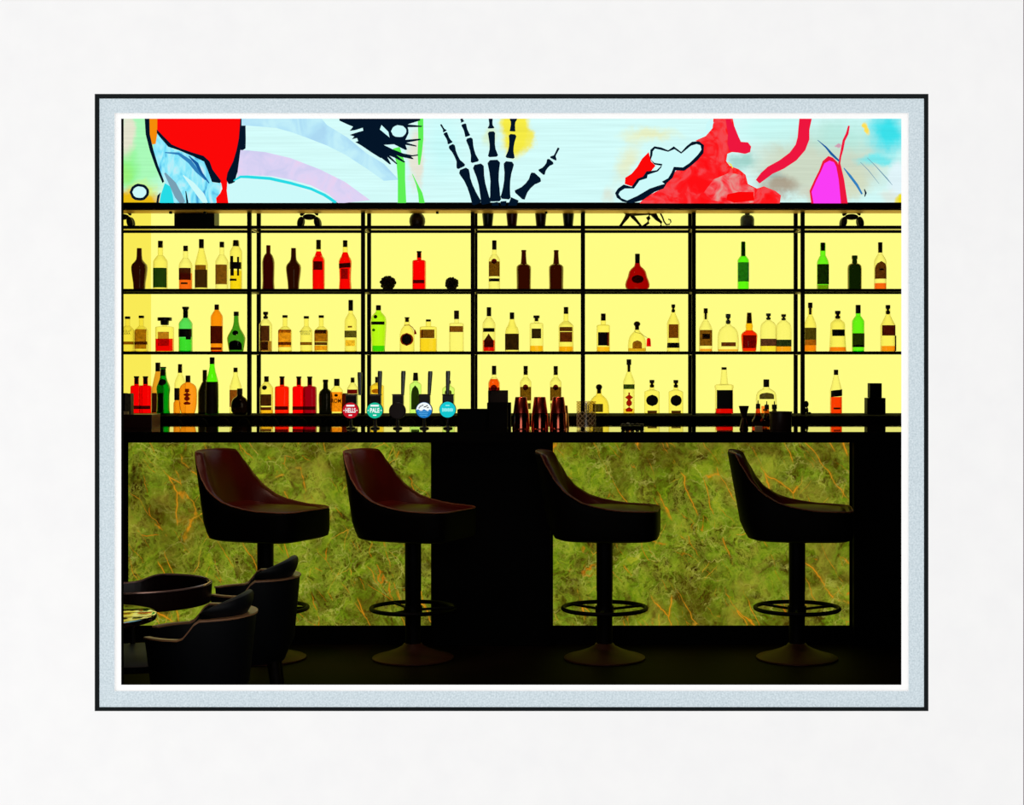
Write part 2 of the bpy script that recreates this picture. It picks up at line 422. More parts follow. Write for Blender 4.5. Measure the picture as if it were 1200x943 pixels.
def wash(name, cols, scale, dist=1.0, st=(0.35, .65), mapping=(1, 1, 1)):
    m, N, L = newmat(name)
    tc = N.new('ShaderNodeTexCoord'); mp = N.new('ShaderNodeMapping'); mp.inputs['Scale'].default_value = mapping
    L.new(tc.outputs['Object'], mp.inputs['Vector'])
    n = N.new('ShaderNodeTexNoise'); n.inputs['Scale'].default_value = scale; n.inputs['Detail'].default_value = 8; n.inputs['Distortion'].default_value = dist
    L.new(mp.outputs[0], n.inputs['Vector'])
    cr = N.new('ShaderNodeValToRGB'); el = cr.color_ramp.elements
    while len(el) < len(cols): el.new(.5)
    for i, c in enumerate(cols):
        el[i].position = st[0]+(st[1]-st[0])*i/(len(cols)-1); el[i].color = (*s2l(c), 1)
    L.new(n.outputs['Fac'], cr.inputs[0])
    e = N.new('ShaderNodeEmission'); L.new(cr.outputs[0], e.inputs[0]); outp(N, L, e.outputs[0]); return m
mmats = [M_GROUND, emit('mural_red', s2l((252, 8, 8))), emit('mural_ink', s2l((4, 22, 42)), .9), emit('mural_orange', s2l((245, 140, 10))),
         wash('mural_blue_brush', [(70, 160, 215), (120, 225, 250), (160, 240, 252), (200, 235, 245)], 5, 2.5, (.3, .68), (2.2, 1, .9)),
         emit('mural_cyan_line', s2l((40, 220, 230))), wash('mural_lilac', [(205, 205, 240), (222, 212, 245), (235, 210, 240)], 6),
         wash('mural_pale_blue', [(170, 215, 242), (180, 228, 248), (195, 240, 250)], 6), emit('mural_green', s2l((95, 240, 85))),
         emit('mural_ice', s2l((205, 250, 250))), wash('mural_red_wash', [(255, 15, 20), (252, 30, 35), (245, 75, 80), (255, 20, 20)], 7, 1.5, (.35, .7)),
         emit('mural_crimson', s2l((238, 22, 62))), emit('mural_magenta', s2l((250, 60, 245))), emit('mural_blue_stroke', s2l((50, 130, 190))),
         wash('mural_coral', [(250, 20, 30), (245, 90, 95), (225, 160, 150)], 9, 1.5), emit('mural_deep_blue', s2l((20, 90, 160))), emit('mural_yellow', s2l((250, 225, 60))), emit('mural_gray_stroke', s2l((120, 160, 180)))]
MU = MB()
layer = [0]
def poly(pts, mi):
    """a painted shape on the mural, px outline; laid as a thin coat of paint"""
    layer[0] += 1; y = -.001-.0004*layer[0]
    from mathutils.geometry import tessellate_polygon
    from mathutils import Vector
    vs = [(X(a, YM), y, Z(max(b, 76) if b > 139.5 else b-18 if b < 139.5 else b, YM)-2.477) for a, b in pts]
    tris = tessellate_polygon([[Vector((v[0], v[2], 0)) for v in vs]])
    MU.cur = mi; MU.add(vs, [tuple(t) for t in tris])
def stroke(pts, w, mi):
    up = []; dn = []
    n = len(pts)
    if not hasattr(w, '__len__'): w = [w]*n
    for i, (x, y) in enumerate(pts):
        x0, y0 = pts[max(i-1, 0)]; x1, y1 = pts[min(i+1, n-1)]
        d = math.hypot(x1-x0, y1-y0) or 1; nx, ny = -(y1-y0)/d, (x1-x0)/d
        up.append((x+nx*w[i]/2, y+ny*w[i]/2)); dn.append((x-nx*w[i]/2, y-ny*w[i]/2))
    poly(up+dn[::-1], mi)
def bone(x0, y0, w0, x1, y1, w1, mid=.55):
    """a hand bone: wide knuckle ends, narrow shaft"""
    st = []; ws = []
    wm = min(w0, w1)*mid+.6
    for t, w in ((0, w0*.6), (.07, w0), (.16, w0*.9), (.3, wm*1.15), (.5, wm), (.7, wm*1.15), (.86, w1*.85), (.95, w1), (1, w1*.7)):
        st.append((x0+(x1-x0)*t, y0+(y1-y0)*t)); ws.append(w)
    stroke(st, ws, 2)
MU.add([(-3.28, -.001, .042), (2.48, -.001, .042), (2.48, -.001, .9), (-3.28, -.001, .9)], [(0, 1, 2, 3)])
T = 139
c1 = lambda ox, oy, P: [(ox+x/7.5, oy+y/7.5) for x, y in P]
# left: blue brushwork, orange bar, red shape with inked outline
poly(c1(140, 136, [(335,150),(300,240),(300,310),(340,450),(400,580),(350,770),(860,770),(900,590),(820,585),(780,450),(740,390),(600,330),(470,290),(400,230)]), 4)
stroke(c1(140, 136, [(400, 320), (520, 330), (620, 400), (680, 480), (760, 560)]), [1, 3, 5, 4, 2], 13)
stroke(c1(140, 136, [(610, 350), (680, 420), (720, 500), (790, 590)]), [1, 4, 3, 1], 15)
stroke(c1(140, 136, [(560, 520), (640, 600), (720, 700), (760, 765)]), [1, 6, 8, 5], 9)
poly(c1(140, 136, [(350,770),(365,690),(400,590),(450,620),(470,700),(480,770)]), 5)
stroke(c1(140, 136, [(400, 500), (470, 600), (520, 700), (560, 765)]), [2, 8, 9, 6], 17)
poly(c1(140, 136, [(330,20),(1075,20),(1070,200),(1030,360),(950,560),(945,650),(965,770),(855,770),(850,720),(885,680),(905,640),(895,590),(840,540),(800,440),(750,370),(620,320),(460,270),(400,210),(330,130)]), 1)
poly(c1(140, 136, [(262,20),(335,20),(333,160),(320,245),(290,250),(262,150)]), 3)
poly(c1(140, 136, [(215,20),(262,20),(268,160),(300,300),(340,430),(395,575),(380,590),(320,450),(270,310),(232,160)]), 2)
poly(c1(140, 136, [(330,118),(400,190),(460,250),(540,285),(640,320),(740,350),(795,400),(820,470),(895,570),(885,590),(815,580),(775,470),(745,400),(640,350),(520,300),(430,270),(370,200),(330,150)]), 2)
poly(c1(140, 136, [(1075,20),(1115,20),(1110,100),(1112,200),(1110,285),(1085,300),(1060,440),(1030,520),(1015,580),(965,605),(940,560),(950,500),(1000,400),(1030,300),(1050,200)]), 2)
poly(c1(140, 136, [(345,770),(325,765),(335,700),(365,670),(350,730)]), 2)
stroke(c1(140, 136, [(585, 660), (600, 770)]), [1, 2.5], 2)
def ring_px(cx, cy, rx, ry, w, mi, fill):
    P = [(cx+rx*cos(a*pi/9)*(1+.04*sin(3*a)), cy+ry*sin(a*pi/9)*(1+.04*cos(2*a))) for a in range(18)]
    poly(P, mi); poly([(cx+(x-cx)*(1-w/rx), cy+(y-cy)*(1-w/ry)) for x, y in P], fill)
ring_px(163.8, 225.3, 11.3, 10, 3.2, 2, 9)
# rainbow arcs
c2 = lambda P: c1(290, 136, P)
poly(c2([(-50,20),(540,20),(700,80),(880,190),(1050,330),(1200,420),(1330,560),(1200,570),(1060,470),(860,340),(700,260),(520,190),(380,140),(250,105),(0,85),(-50,85)]), 7)
poly(c2([(-60,300),(0,302),(160,318),(380,370),(640,470),(860,580),(1080,740),(800,770),(720,690),(560,610),(380,560),(220,530),(0,520),(-90,540)]), 6)
stroke(c2([(-120, 570), (-60, 535), (0, 535), (200, 550), (380, 590), (560, 640), (680, 695), (780, 762)]), [1.5, 3, 3.4, 3.6, 3.4, 3.2, 3.4, 3.6], 5)
poly(c1(140, 136, [(1010,590),(1060,555),(1120,550),(1200,560),(1330,575),(1500,610),(1650,660),(1800,725),(1880,768),(960,768),(945,650),(960,600)]), 9)
# eye with brush lashes
c3 = lambda P: c1(390, 136, P)
stroke(c3([(770, 20), (775, 200), (765, 330), (760, 430)]), [7, 6, 5, 2], 8)
stroke(c3([(560, 280), (600, 420), (605, 560), (610, 770)]), [8, 10, 8.5, 10], 8)
stroke(c3([(700, 510), (740, 600), (770, 680), (785, 770)]), [.6, 2, 5, 7], 8)
poly(c3([(60,20),(750,20),(770,40),(660,75),(790,88),(780,98),(660,100),(668,150),(650,190),(640,210),(770,200),(775,212),(650,235),(740,262),(735,270),(640,255),(655,295),(640,300),
         (600,280),(540,250),(450,255),(520,290),(620,330),(700,345),(750,338),(750,350),(690,358),(715,378),(700,380),(600,360),(560,345),(640,405),(625,410),(540,365),(500,350),(570,420),(560,425),(480,360),
         (515,425),(500,425),(430,370),(420,370),(340,320),(260,265),(200,230),(225,222),(215,195),(170,205),(190,180),(150,168),(200,150),(270,130),(265,105),(200,125),(150,132),(180,95),(130,75),(60,42)]), 2)
poly(c3([(430,80),(460,110),(490,140),(500,190),(440,140),(415,120)]), 9)
ring_px(390+582/7.5, 136+135/7.5, 11.4, 9.6, 2.6, 2, 9)
# skeleton hand
H = lambda x, y: (510+x/7.5, 136+y/7.5)
def bn(x0, y0, w0, x1, y1, w1, mid=.55):
    a = H(x0, y0); b = H(x1, y1); bone(a[0], a[1], w0*1.15/7.5, b[0], b[1], w1*1.15/7.5, mid*1.1)
bn(50, 75, 14, 88, 138, 32); bn(88, 148, 32, 135, 242, 42); bn(140, 255, 50, 232, 455, 70, .4); bn(245, 465, 80, 370, 775, 75, .5)
bn(232, 28, 24, 243, 55, 34); bn(250, 72, 40, 288, 180, 42); bn(298, 195, 52, 352, 408, 64, .5); bn(375, 425, 84, 450, 775, 80, .55)
bn(488, 18, 34, 492, 112, 52); bn(495, 138, 56, 510, 362, 78, .6); bn(515, 388, 96, 530, 752, 90, .6)
bn(688, 18, 58, 680, 138, 46); bn(683, 162, 58, 658, 374, 70, .5); bn(650, 402, 78, 618, 732, 78, .5)
bn(1086, 282, 18, 1035, 382, 56, .5); bn(1020, 394, 60, 930, 502, 62, .4); bn(900, 525, 100, 735, 705, 104, .45)
poly([H(*p) for p in [(668,715),(735,745),(715,790),(640,790)]], 2); poly([H(*p) for p in [(500,765),(550,755),(562,790),(500,790)]], 2); poly([H(*p) for p in [(575,752),(628,748),(620,790),(580,790)]], 2)
# red cloud with an inked white band
c5 = lambda P: c1(660, 136, P); c6 = lambda P: c1(780, 136, P)
poly(c5([(750,320),(690,380),(650,450),(600,510),(545,545),(540,600),(600,620),(680,560),(760,500),(810,440),(770,400)]), 1)
poly(c6([(430,20),(560,20),(600,90),(640,190),(660,230),(720,235),(748,270),(740,320),(700,335),(640,325),(580,320),(540,335),(530,400),(560,440),(640,470),(700,520),(720,600),(800,640),(860,620),(960,660),(1010,700),(1000,770),(-230,770),(-200,735),(-130,690),(-50,650),(0,600),(60,520),(100,470),(240,400),(330,310),(320,260),(260,220),(350,180),(410,110)]), 10)
poly(c6([(500,20),(600,20),(570,45),(620,140),(655,230),(720,235),(748,275),(738,322),(690,335),(620,322),(560,310),(540,250),(545,160)]), 11)
poly(c6([(330,680),(420,560),(560,500),(660,520),(700,600),(780,640),(770,765),(560,770),(400,740)]), 14)
poly(c6([(540,690),(640,668),(770,670),(775,745),(600,765),(530,740)]), 1)
poly(c6([(360,60),(395,30),(420,60),(395,130),(330,180),(260,215),(340,150)]), 9)
stroke(c6([(545, 410), (570, 430), (588, 462)]), [.6, 1.6, .8], 16)
band = [(530,605),(480,640),(455,680),(470,720),(520,755),(600,770),(700,740),(800,670),(880,640),(910,590),(960,545),(985,480),(1060,485),(1110,450),(1180,390),(1230,330),(1235,260),(1190,225),(1130,230),(1080,270),(1035,320),(970,270),(920,305),(860,280),(800,270),(765,300),(760,380),(800,430),(860,440),(820,480),(730,490),(700,535),(650,555),(600,625)]
poly(c5(band), 2)
cxm, cym = 850, 480
inner = [(540,640),(500,665),(485,690),(510,725),(560,745),(650,705),(760,640),(850,610),(890,600),(865,580),(920,550),(950,500),(970,450),(1050,455),(1110,415),(1180,345),(1212,300),(1205,262),(1170,250),(1120,265),(1065,310),(1035,335),(975,295),(920,318),(850,300),(805,290),(785,315),(782,350),(768,385),(800,415),(870,425),(860,455),(830,490),(740,520),(735,550),(670,570),(620,640)]
poly(c5(inner), 9)
# red ribbon to the upper right, magenta wedge, brush strokes
stroke(c1(910, 136, [(258, 20), (235, 120), (232, 200), (205, 280), (140, 360), (40, 430), (-60, 480), (-120, 530), (-170, 580)]), [12.6, 13, 14, 13, 12, 11, 10, 9, 6], 11)
c7 = lambda P: c1(910, 136, P)
poly(c7([(300,770),(285,660),(330,560),(370,480),(400,400),(450,355),(490,370),(530,410),(560,500),(600,640),(620,770),(560,770)]), 11)
poly(c7([(320,770),(302,670),(345,570),(385,490),(415,420),(460,395),(500,410),(520,450),(540,560),(550,660),(560,770)]), 12)
stroke(c7([(630, 90), (615, 160), (585, 220), (570, 300), (555, 360), (545, 420), (575, 560), (605, 760)]), [2, 3.2, 3, 3, 2.2, 2.6, 3.4, 3], 11)
stroke(c7([(355, 215), (430, 280), (480, 340), (545, 400)]), [.5, 2, 3, 2], 15)
stroke(c7([(585, 460), (640, 530), (700, 610), (745, 690)]), [1, 3, 3, 2], 13)
stroke(c7([(765, 645), (778, 680), (768, 712)]), [1, 2.2, .8], 2)
stroke(c7([(790, 370), (860, 440), (960, 550), (1010, 610)]), [.5, .8, 1.4, .4], 17)
stroke(c7([(730, 410), (800, 480), (895, 600)]), [.5, .9, .4], 17)
MU.mk('painted_cloth', mmats, mural)

# back counter under the shelves
bc = empty('back_counter', (0, 10.0, 0), 'long black back counter carrying the lowest row of bottles', 'counter')
MB().box(-3.1, xr, -.4, .25, 1.134, 1.174).mk('worktop', pbr('black_stone_top', (.002, .002, .002), .9, spec=.03), bc, bevel=.003)
MB().box(-3.08, xr-.01, -.36, .18, .1, 1.134).mk('cabinet', BLACK, bc)
MB().box(-2.94, xr-.03, -.3, .16, 0, .1).mk('plinth', BLACK, bc)
for k in range(7):
    x0 = -2.94+k*.735
    MB().box(x0, x0+.72, -.375, -.361, .14, 1.1).mk('door', BLACK, bc, bevel=.002)

for x0 in (-3.0,):
    MB().box(x0, xr-.05, -.62, -.401, 1.062, 1.082).mk('glass_ledge', BLACK, bc, bevel=.002)
# ================================================================== front bar
bar = empty('bar_counter', (0, 8.2, 0), 'long black bar counter with two glowing green stone panels', 'bar counter')
xb0, xb1 = -2.75, 2.35
m, N, L = newmat('polished_black_countertop')
b = N.new('ShaderNodeBsdfPrincipled'); b.inputs['Base Color'].default_value = (.004, .003, .003, 1); b.inputs['Roughness'].default_value = .03
b.inputs['Specular IOR Level'].default_value = 1.0; b.inputs['IOR'].default_value = 1.9
outp(N, L, b.outputs[0]); M_TOP = m
MB().box(xb0, xb1, -.146, .78, 1.085, 1.14).mk('countertop', M_TOP, bar)
MB().box(xb0, xb1, -.15, -.1461, 1.084, 1.1402).mk('counter_edging', BLACK, bar)
YB = 8.2
fr = MB()
pa = (X(150, YB), X(505, YB)); pb = (X(648, YB), X(995.5, YB)); pz0, pz1 = Z(733, YB), Z(518.5, YB)
for a, b_ in ((xb0+.02, pa[0]), (pa[1], pb[0]), (pb[1], xb1-.02)):
    fr.box(a, b_, 0, .12, 0, 1.085)
fr.box(pa[0], pa[1], 0, .12, pz1, 1.085); fr.box(pb[0], pb[1], 0, .12, pz1, 1.085)
fr.box(pa[0], pa[1], 0, .12, 0, pz0); fr.box(pb[0], pb[1], 0, .12, 0, pz0)
fr.mk('bar_front', BLACK, bar)
MB().box(xb0+.02, xb1-.02, .121, .7, 1.0, 1.084).mk('under_shelf', BLACK, bar)
# pilaster between the panels
MB().box(pa[1]+.012, pb[0]-.012, -.06, -.0005, .0, 1.0845).mk('pilaster', BLACK, bar, bevel=.003)
MB().box(pb[1]+.012, xb1-.03, -.06, -.0005, .0, 1.0845).mk('pilaster', BLACK, bar, bevel=.003)

m, N, L = newmat('backlit_green_onyx')
tc = N.new('ShaderNodeTexCoord')
def noise(scale, detail=8, dist=0.0, rough=.6, vec=None):
    n = N.new('ShaderNodeTexNoise'); n.inputs['Scale'].default_value = scale; n.inputs['Detail'].default_value = detail
    n.inputs['Distortion'].default_value = dist; n.inputs['Roughness'].default_value = rough
    L.new(vec if vec else tc.outputs['Object'], n.inputs['Vector']); return n
wn = noise(3.2, 6, 0, .6)
ws = N.new('ShaderNodeVectorMath'); ws.operation = 'MULTIPLY_ADD'; ws.inputs[1].default_value = (.32, .32, .32); L.new(wn.outputs['Color'], ws.inputs[0]); L.new(tc.outputs['Object'], ws.inputs[2])
wn2 = noise(14, 5, 0, .6)
ws2 = N.new('ShaderNodeVectorMath'); ws2.operation = 'MULTIPLY_ADD'; ws2.inputs[1].default_value = (.09, .09, .09); L.new(wn2.outputs['Color'], ws2.inputs[0]); L.new(ws.outputs[0], ws2.inputs[2])
wl = noise(5, 4, 0, .5)
wls = N.new('ShaderNodeVectorMath'); wls.operation = 'MULTIPLY_ADD'; wls.inputs[1].default_value = (.10, .10, .10); L.new(wl.outputs['Color'], wls.inputs[0]); L.new(tc.outputs['Object'], wls.inputs[2])
wh = noise(42, 4, 0, .6)
whs = N.new('ShaderNodeVectorMath'); whs.operation = 'MULTIPLY_ADD'; whs.inputs[1].default_value = (.035, .035, .035); L.new(wh.outputs['Color'], whs.inputs[0]); L.new(ws2.outputs[0], whs.inputs[2])
n1 = noise(6.5, 12, 1.2, .72, ws.outputs[0])
cr = N.new('ShaderNodeValToRGB'); el = cr.color_ramp.elements
for c in range(4): el.new(.5)
for e_, (p, c) in zip(el, [(.34, (38, 28, 2)), (.43, (66, 54, 4)), (.49, (82, 92, 8)), (.55, (98, 126, 14)), (.62, (130, 150, 20)), (.72, (192, 186, 46))]):
    e_.position = p; e_.color = (*s2l(c), 1)
L.new(n1.outputs['Fac'], cr.inputs[0]); cur = cr.outputs[0]
def mixc(fac, col, mode='MIX'):
    global cur
    mx = N.new('ShaderNodeMix'); mx.data_type = 'RGBA'; mx.blend_type = mode
    L.new(fac, mx.inputs[0]); L.new(cur, mx.inputs[6])
    mx.inputs[7].default_value = (*s2l(col), 1); cur = mx.outputs[2]
def veins(scale, width, col, amt, vec, mask_scale=None, mapping=None, rot=0, mlo=.5, mhi=.6):
    v = N.new('ShaderNodeTexVoronoi'); v.feature = 'DISTANCE_TO_EDGE'; v.inputs['Scale'].default_value = scale
    src = vec
    if mapping:
        m0 = N.new('ShaderNodeMapping'); m0.inputs['Rotation'].default_value = (0, rot, 0); L.new(src, m0.inputs['Vector'])
        mp = N.new('ShaderNodeMapping'); mp.inputs['Scale'].default_value = mapping; L.new(m0.outputs[0], mp.inputs['Vector']); src = mp.outputs[0]
    L.new(src, v.inputs['Vector'])
    r = N.new('ShaderNodeMapRange'); r.interpolation_type = 'SMOOTHSTEP'; r.inputs[1].default_value = 0; r.inputs[2].default_value = width; r.inputs[3].default_value = amt; r.inputs[4].default_value = 0
    L.new(v.outputs['Distance'], r.inputs[0]); f = r.outputs[0]
    if mask_scale:
        mn = noise(mask_scale, 5); rr = N.new('ShaderNodeMapRange'); rr.inputs[1].default_value = mlo; rr.inputs[2].default_value = mhi; L.new(mn.outputs['Fac'], rr.inputs[0])
        f = mth('MULTIPLY', f, rr.outputs[0])
    mixc(f, col)
veins(11, .30, (128, 152, 34), .5, whs.outputs[0], 4, None, 0, .40, .6)
veins(19, .22, (156, 166, 40), .55, whs.outputs[0], 9, None, 0, .42, .6)
veins(34, .20, (176, 180, 62), .4, whs.outputs[0], 7, None, 0, .42, .62)
veins(8, .045, (190, 188, 84), .6, ws2.outputs[0], 6, None, 0, .45, .6)
n3 = noise(2.6, 6, .5, .6); rr = N.new('ShaderNodeMapRange'); rr.inputs[1].default_value = .5; rr.inputs[2].default_value = .66; rr.inputs[4].default_value = .6; L.new(n3.outputs['Fac'], rr.inputs[0]); mixc(rr.outputs[0], (72, 50, 4))
n4 = noise(3.1, 6, .5, .6, ws.outputs[0]); rr = N.new('ShaderNodeMapRange'); rr.inputs[1].default_value = .56; rr.inputs[2].default_value = .7; rr.inputs[4].default_value = .45; L.new(n4.outputs['Fac'], rr.inputs[0]); mixc(rr.outputs[0], (178, 170, 54))
veins(2.6, .045, (150, 112, 20), .5, wls.outputs[0], 3.4, (2.6, 1, .42), .5, .49, .57)
veins(2.6, .012, (232, 146, 22), .85, wls.outputs[0], 3.4, (2.6, 1, .42), .5, .49, .57)
veins(4.2, .012, (206, 118, 16), .8, wls.outputs[0], 5.5, (2.4, 1, .45), .58, .52, .6)
veins(3.4, .010, (222, 160, 40), .7, wls.outputs[0], 4.4, (2.0, 1, .5), -.5, .55, .62)
em = N.new('ShaderNodeEmission'); L.new(cur, em.inputs[0]); em.inputs[1].default_value = .92; outp(N, L, em.outputs[0])
M_ONYX = m
for (a, b_) in (pa, pb):
    p = MB().box(a+.0005, b_-.0005, .006, .06, pz0+.0005, pz1-.0005).mk('stone_panel', M_ONYX, bar)
    p['label'] = 'glowing green and gold veined stone panel'
# ================================================================== bottles
D1 = (.018, .008, .006); DR = (.03, .006, .006); BK = (.006, .005, .005)
CLR = (1, .97, .70); CLR2 = (1, .93, .46); RED = (1, .002, .0); DKB = (.02, .003, .0); GRN = (.12, .95, .02); DKG = (.004, .02, .002)
BRN = (.10, .035, .006); BRL = (.24, .10, .02); LBK = (.012, .006, .006); AMB = (1, .28, .02); ORG = (1, .30, .04)
Bt = bottle
jar = [(600, 14), (590, 15.5), (575, 17), (322, 18.5), (315, 19), (311, 17), (307, 11), (304, 7.5), (300, 6.3), (293, 6), (291.5, 6)]
def jug(w=19, top=291.7, base=13.5):
    return [(600, base*.96), (598, base), (332, base*1.08), (324, w*.9), (318, w*.98), (314, w), (311, w*.93), (307.5, w*.6), (305, 7.5), (301, 6.3), (top+1, 5.8), (top, 5.8)]
Bt('dark brown jug-shaped bottle with wide shoulders, leftmost on the second shelf', 'A', 163.3, 291.7, 19, glasscol=DKB, prof=jug(), nw=6)
Bt('clear bottle with black cap and dark green label, second shelf beside the leftmost brown jug', 'A', 188, 283, 16.5, 308, 300, 6, CLR2, (291, 5.8, D1), labels=[(315, 338, 16, (.012, .05, .02))])
Bt('clear bottle with dark label and orange-red spirit at its foot, second shelf left bay', 'A', 217.5, 288.7, 15.5, 312, 303, 5.8, CLR, (295, 5.5, D1), labels=[(315, 329, 14, (.05, .012, .008)), (332, 334, 8, LBK)], liq=(321, (1, .16, .03)))
Bt('clear cone-necked bottle half covered by a tall dark brown label, second shelf', 'A', 236, 281, 14.8, 310, 292, 5.8, CLR2, (291.5, 5.8, D1), style='cone', labels=[(311.5, 317, 12.5, BRL), (317, 338, 14.6, (.045, .02, .012))])
Bt('clear bottle with brown square label and very faint outline, second shelf far left bay', 'A', 260, 284, 15, 308, 299, 5.4, CLR, (290.5, 5.4, DR), labels=[(311, 334, 13.4, (.2, .08, .02))])
Bt('slim clear bottle with broken black pattern and wide black stopper, second shelf', 'A', 276.5, 282, 14, 296, 290, 8, CLR2, (289, 7.5, D1, 'taper'), labels=[(308, 316, 13.5, LBK), (301, 309, 3.5, LBK, 'rect', -3.4), (316, 324, 4, LBK, 'rect', -3), (302, 324, 2.4, LBK, 'rect', 4), (327.5, 330, 8, LBK, 'rect', -2)], liq=(318, (1, .8, .06)))
Bt('all dark red-brown bottle with flared foot, second shelf left end of the second bay', 'A', 314.5, 288, 14.5, 306, 297, 5.2, (.03, .001, .0), None, prof=[(600, 15), (598, 15), (334, 14), (330, 13.6), (315, 14.3), (308, 14.5), (304, 13.2), (300, 10), (297.5, 6), (297, 5.2), (288.5, 5.2), (288, 5)])
Bt('dark brown jug-shaped bottle with wide shoulders in the second bay of the second shelf', 'A', 344, 291.2, 17.7, glasscol=DKB, prof=jug(17.7, 291.2, 12.8), nw=6)
Bt('straight bright red bottle with black cap and square dark label, second shelf second bay', 'A', 373.3, 281.5, 14.7, 304, 299, 6, (1, .9, .4), (292.5, 5.5, D1), labels=[(307, 317, 10.5, (.06, .002, .0))], liq=(295, RED))
Bt('waisted bright red bottle with slanted dark label, second shelf second bay beside the upright', 'A', 404.5, 282, 15, glasscol=(1, .9, .4), cap=(289.7, 5.5, D1), nw=6, labels=[(309, 314.5, 13.5, (.04, .002, .0), 'slant'), (315.5, 327.5, 8, (.3, .002, .0))], liq=(296, RED),
   prof=[(600, 15), (598, 15.2), (334, 14.4), (328, 13.6), (320, 14), (310, 15.2), (306, 15.2), (303, 13), (300.5, 9), (299, 6.6), (295, 6), (283, 5.4), (282, 5.4)])
Bt('square-shouldered bright red bottle with low dark band between two dark spiky balls', 'A', 491.2, 294.5, 16, 308.8, 304.5, 5.6, (1, .0, .0), (302, 6, D1, 'flare'), 'square', e=3, labels=[(328.5, 332.5, 13, (.06, .0, .0))])
RUML = lambda b=0: [(303.3, 309.5, 6.4, (.10, .004, .006), 'circle'), (306.5+b, 324, 12.7, (.14, .055, .008)), (326.5, 330, 12.7, LBK)]
Bt('clear rum bottle with round red seal over a brown label, second shelf fourth bay', 'A', 579.3, 281.7, 13.2, 305, 298, 5.3, CLR, (292.5, 5.3, DR), labels=RUML())
for cx, ds in ((613.8, 'left of its twin'), (651.8, 'right of its twin')):
    Bt('dark reddish brown ceramic-look bottle with tapering neck, second shelf, '+ds, 'A', cx, 293, 17, glasscol=(.03, .003, .0), nw=5.5, prof=[(600, 16.4), (598, 17), (334, 16.6), (316, 17.3), (312.5, 17), (310.5, 14), (309, 8), (307.5, 7), (300, 5.8), (295, 5.4), (294.8, 6.2), (293, 6)])
Bt('wide bell-shaped dark red cognac bottle with black stopper alone in the fifth bay', 'A', 747, 297, 29, glasscol=(.36, .001, .0), cap=(308, 5.8, D1), nw=6, depth=.5, labels=[(322, 332, 14, (.04, .005, .0), 'circle')],
   prof=[(600, 22), (599, 24), (336.5, 28), (333, 29), (329, 27), (325, 23.5), (321, 21.5), (318, 20), (315, 16), (312, 9), (311, 7.5), (308, 6), (298, 5.4), (297, 5.4)])
Bt('bright green bottle alone in the sixth bay, capsule and label tinted grey for reflection haze', 'A', 871, 282.5, 13.6, 305, 299, 5.6, (.12, 1, .02), (299.5, 5.4, (.16, .2, .22), 'taper'), labels=[(307, 329.5, 12.8, (.11, .16, .9))])  # grey tints of capsule and label stand in for reflection haze
Bt('bright green bottle with dark brown label, second shelf left end of the last bay', 'A', 964.3, 283.5, 14, 307.5, 299, 6.6, (.16, .95, .04), (293, 5.2, DR), labels=[(309, 332.5, 13.6, (.03, .02, .004))], liq=(333.3, (.9, .35, .2)))
Bt('squat all-black bottle between green and clear bottles, second shelf last bay', 'A', 1001.5, 298.5, 16.5, 312, 307, 6.6, (.004, .012, .001), None, prof=[(600, 16), (598, 16.4), (314, 16.6), (310.5, 15.6), (308.5, 12), (307.5, 6.4), (303, 5.8), (302.6, 7), (298.8, 7), (298.5, 6.4)])
Bt('clear bottle with arched brown label and orange spirit at its foot, second shelf far right', 'A', 1031.5, 283, 14.3, 306, 297, 5.3, CLR, (295, 5.2, DR), labels=[(305.5, 326, 13.6, (.10, .03, .012), 'arch'), (314, 316, 5, LBK)], liq=(331, (1, .16, .03)))

# third shelf
VOD = dict(style='round', e=2.0)
def vodka(cx, top, w, lbls, lab, **kw):
    r, k, zz = Bt(lab, 'B', cx, top, w, 389, 383, 5.6, kw.pop('g', CLR2), (top+3, 6.3, (.02, .01, .006)), labels=lbls, **kw)
    return r, k, zz
r, k, zz = vodka(149.5, 372, 15.6, [(401.5, 405, 15.4, BRL)], 'clear vodka bottle with printed grey letters, leftmost on the third shelf')
def vod_text(r, k, zz, w, cx):
    for t, y in (('ABSOLUT', 389.3), ('VODKA', 392.2)):
        text_mesh('lettering', t, 3.4*k, pbr('grey_print', (.02, .02, .02), .6), r, (0, -w*k/2-.0016, zz(y)), .92)
vod_text(r, k, zz, 16, 150)
vodka(165.7, 371, 15.4, [(387, 410, 13.6, (.42, .2, .03)), (401.5, 405, 15, (.12, .05, .02))], 'vodka bottle with wide brown label beside the leftmost one on the third shelf', dy=.03)
Bt('square decanter of red liqueur with wide flat black stopper, third shelf left bay', 'B', 193, 373, 20.5, 386, 383.5, 5, CLR2, (382, 16.5, D1, 'tee'), 'square', e=5, depth=.6, labels=[(390, 406.5, 13, (.5, .22, .06))], liq=(398, (.9, .002, .0)))
Bt('aqua green gin bottle with tall flared black stopper and black label', 'B', 217.5, 360.5, 16, 381, 373.5, 6, (.10, .78, .36), (373.5, 8, D1, 'flare'), labels=[(386.5, 396, 15.6, BK), (396, 399, 6, BK, 'rect', 5)], liq=(397, (.5, 1, .28)))
Bt('orange bottle with large dark brown label, third shelf left bay', 'B', 254, 357.7, 14.3, 373, 365, 5.6, (1, .30, .01), (364, 5.2, DR), labels=[(383, 403.5, 14, (.06, .012, .01)), (408, 411, 13, (.12, .01, .01))])
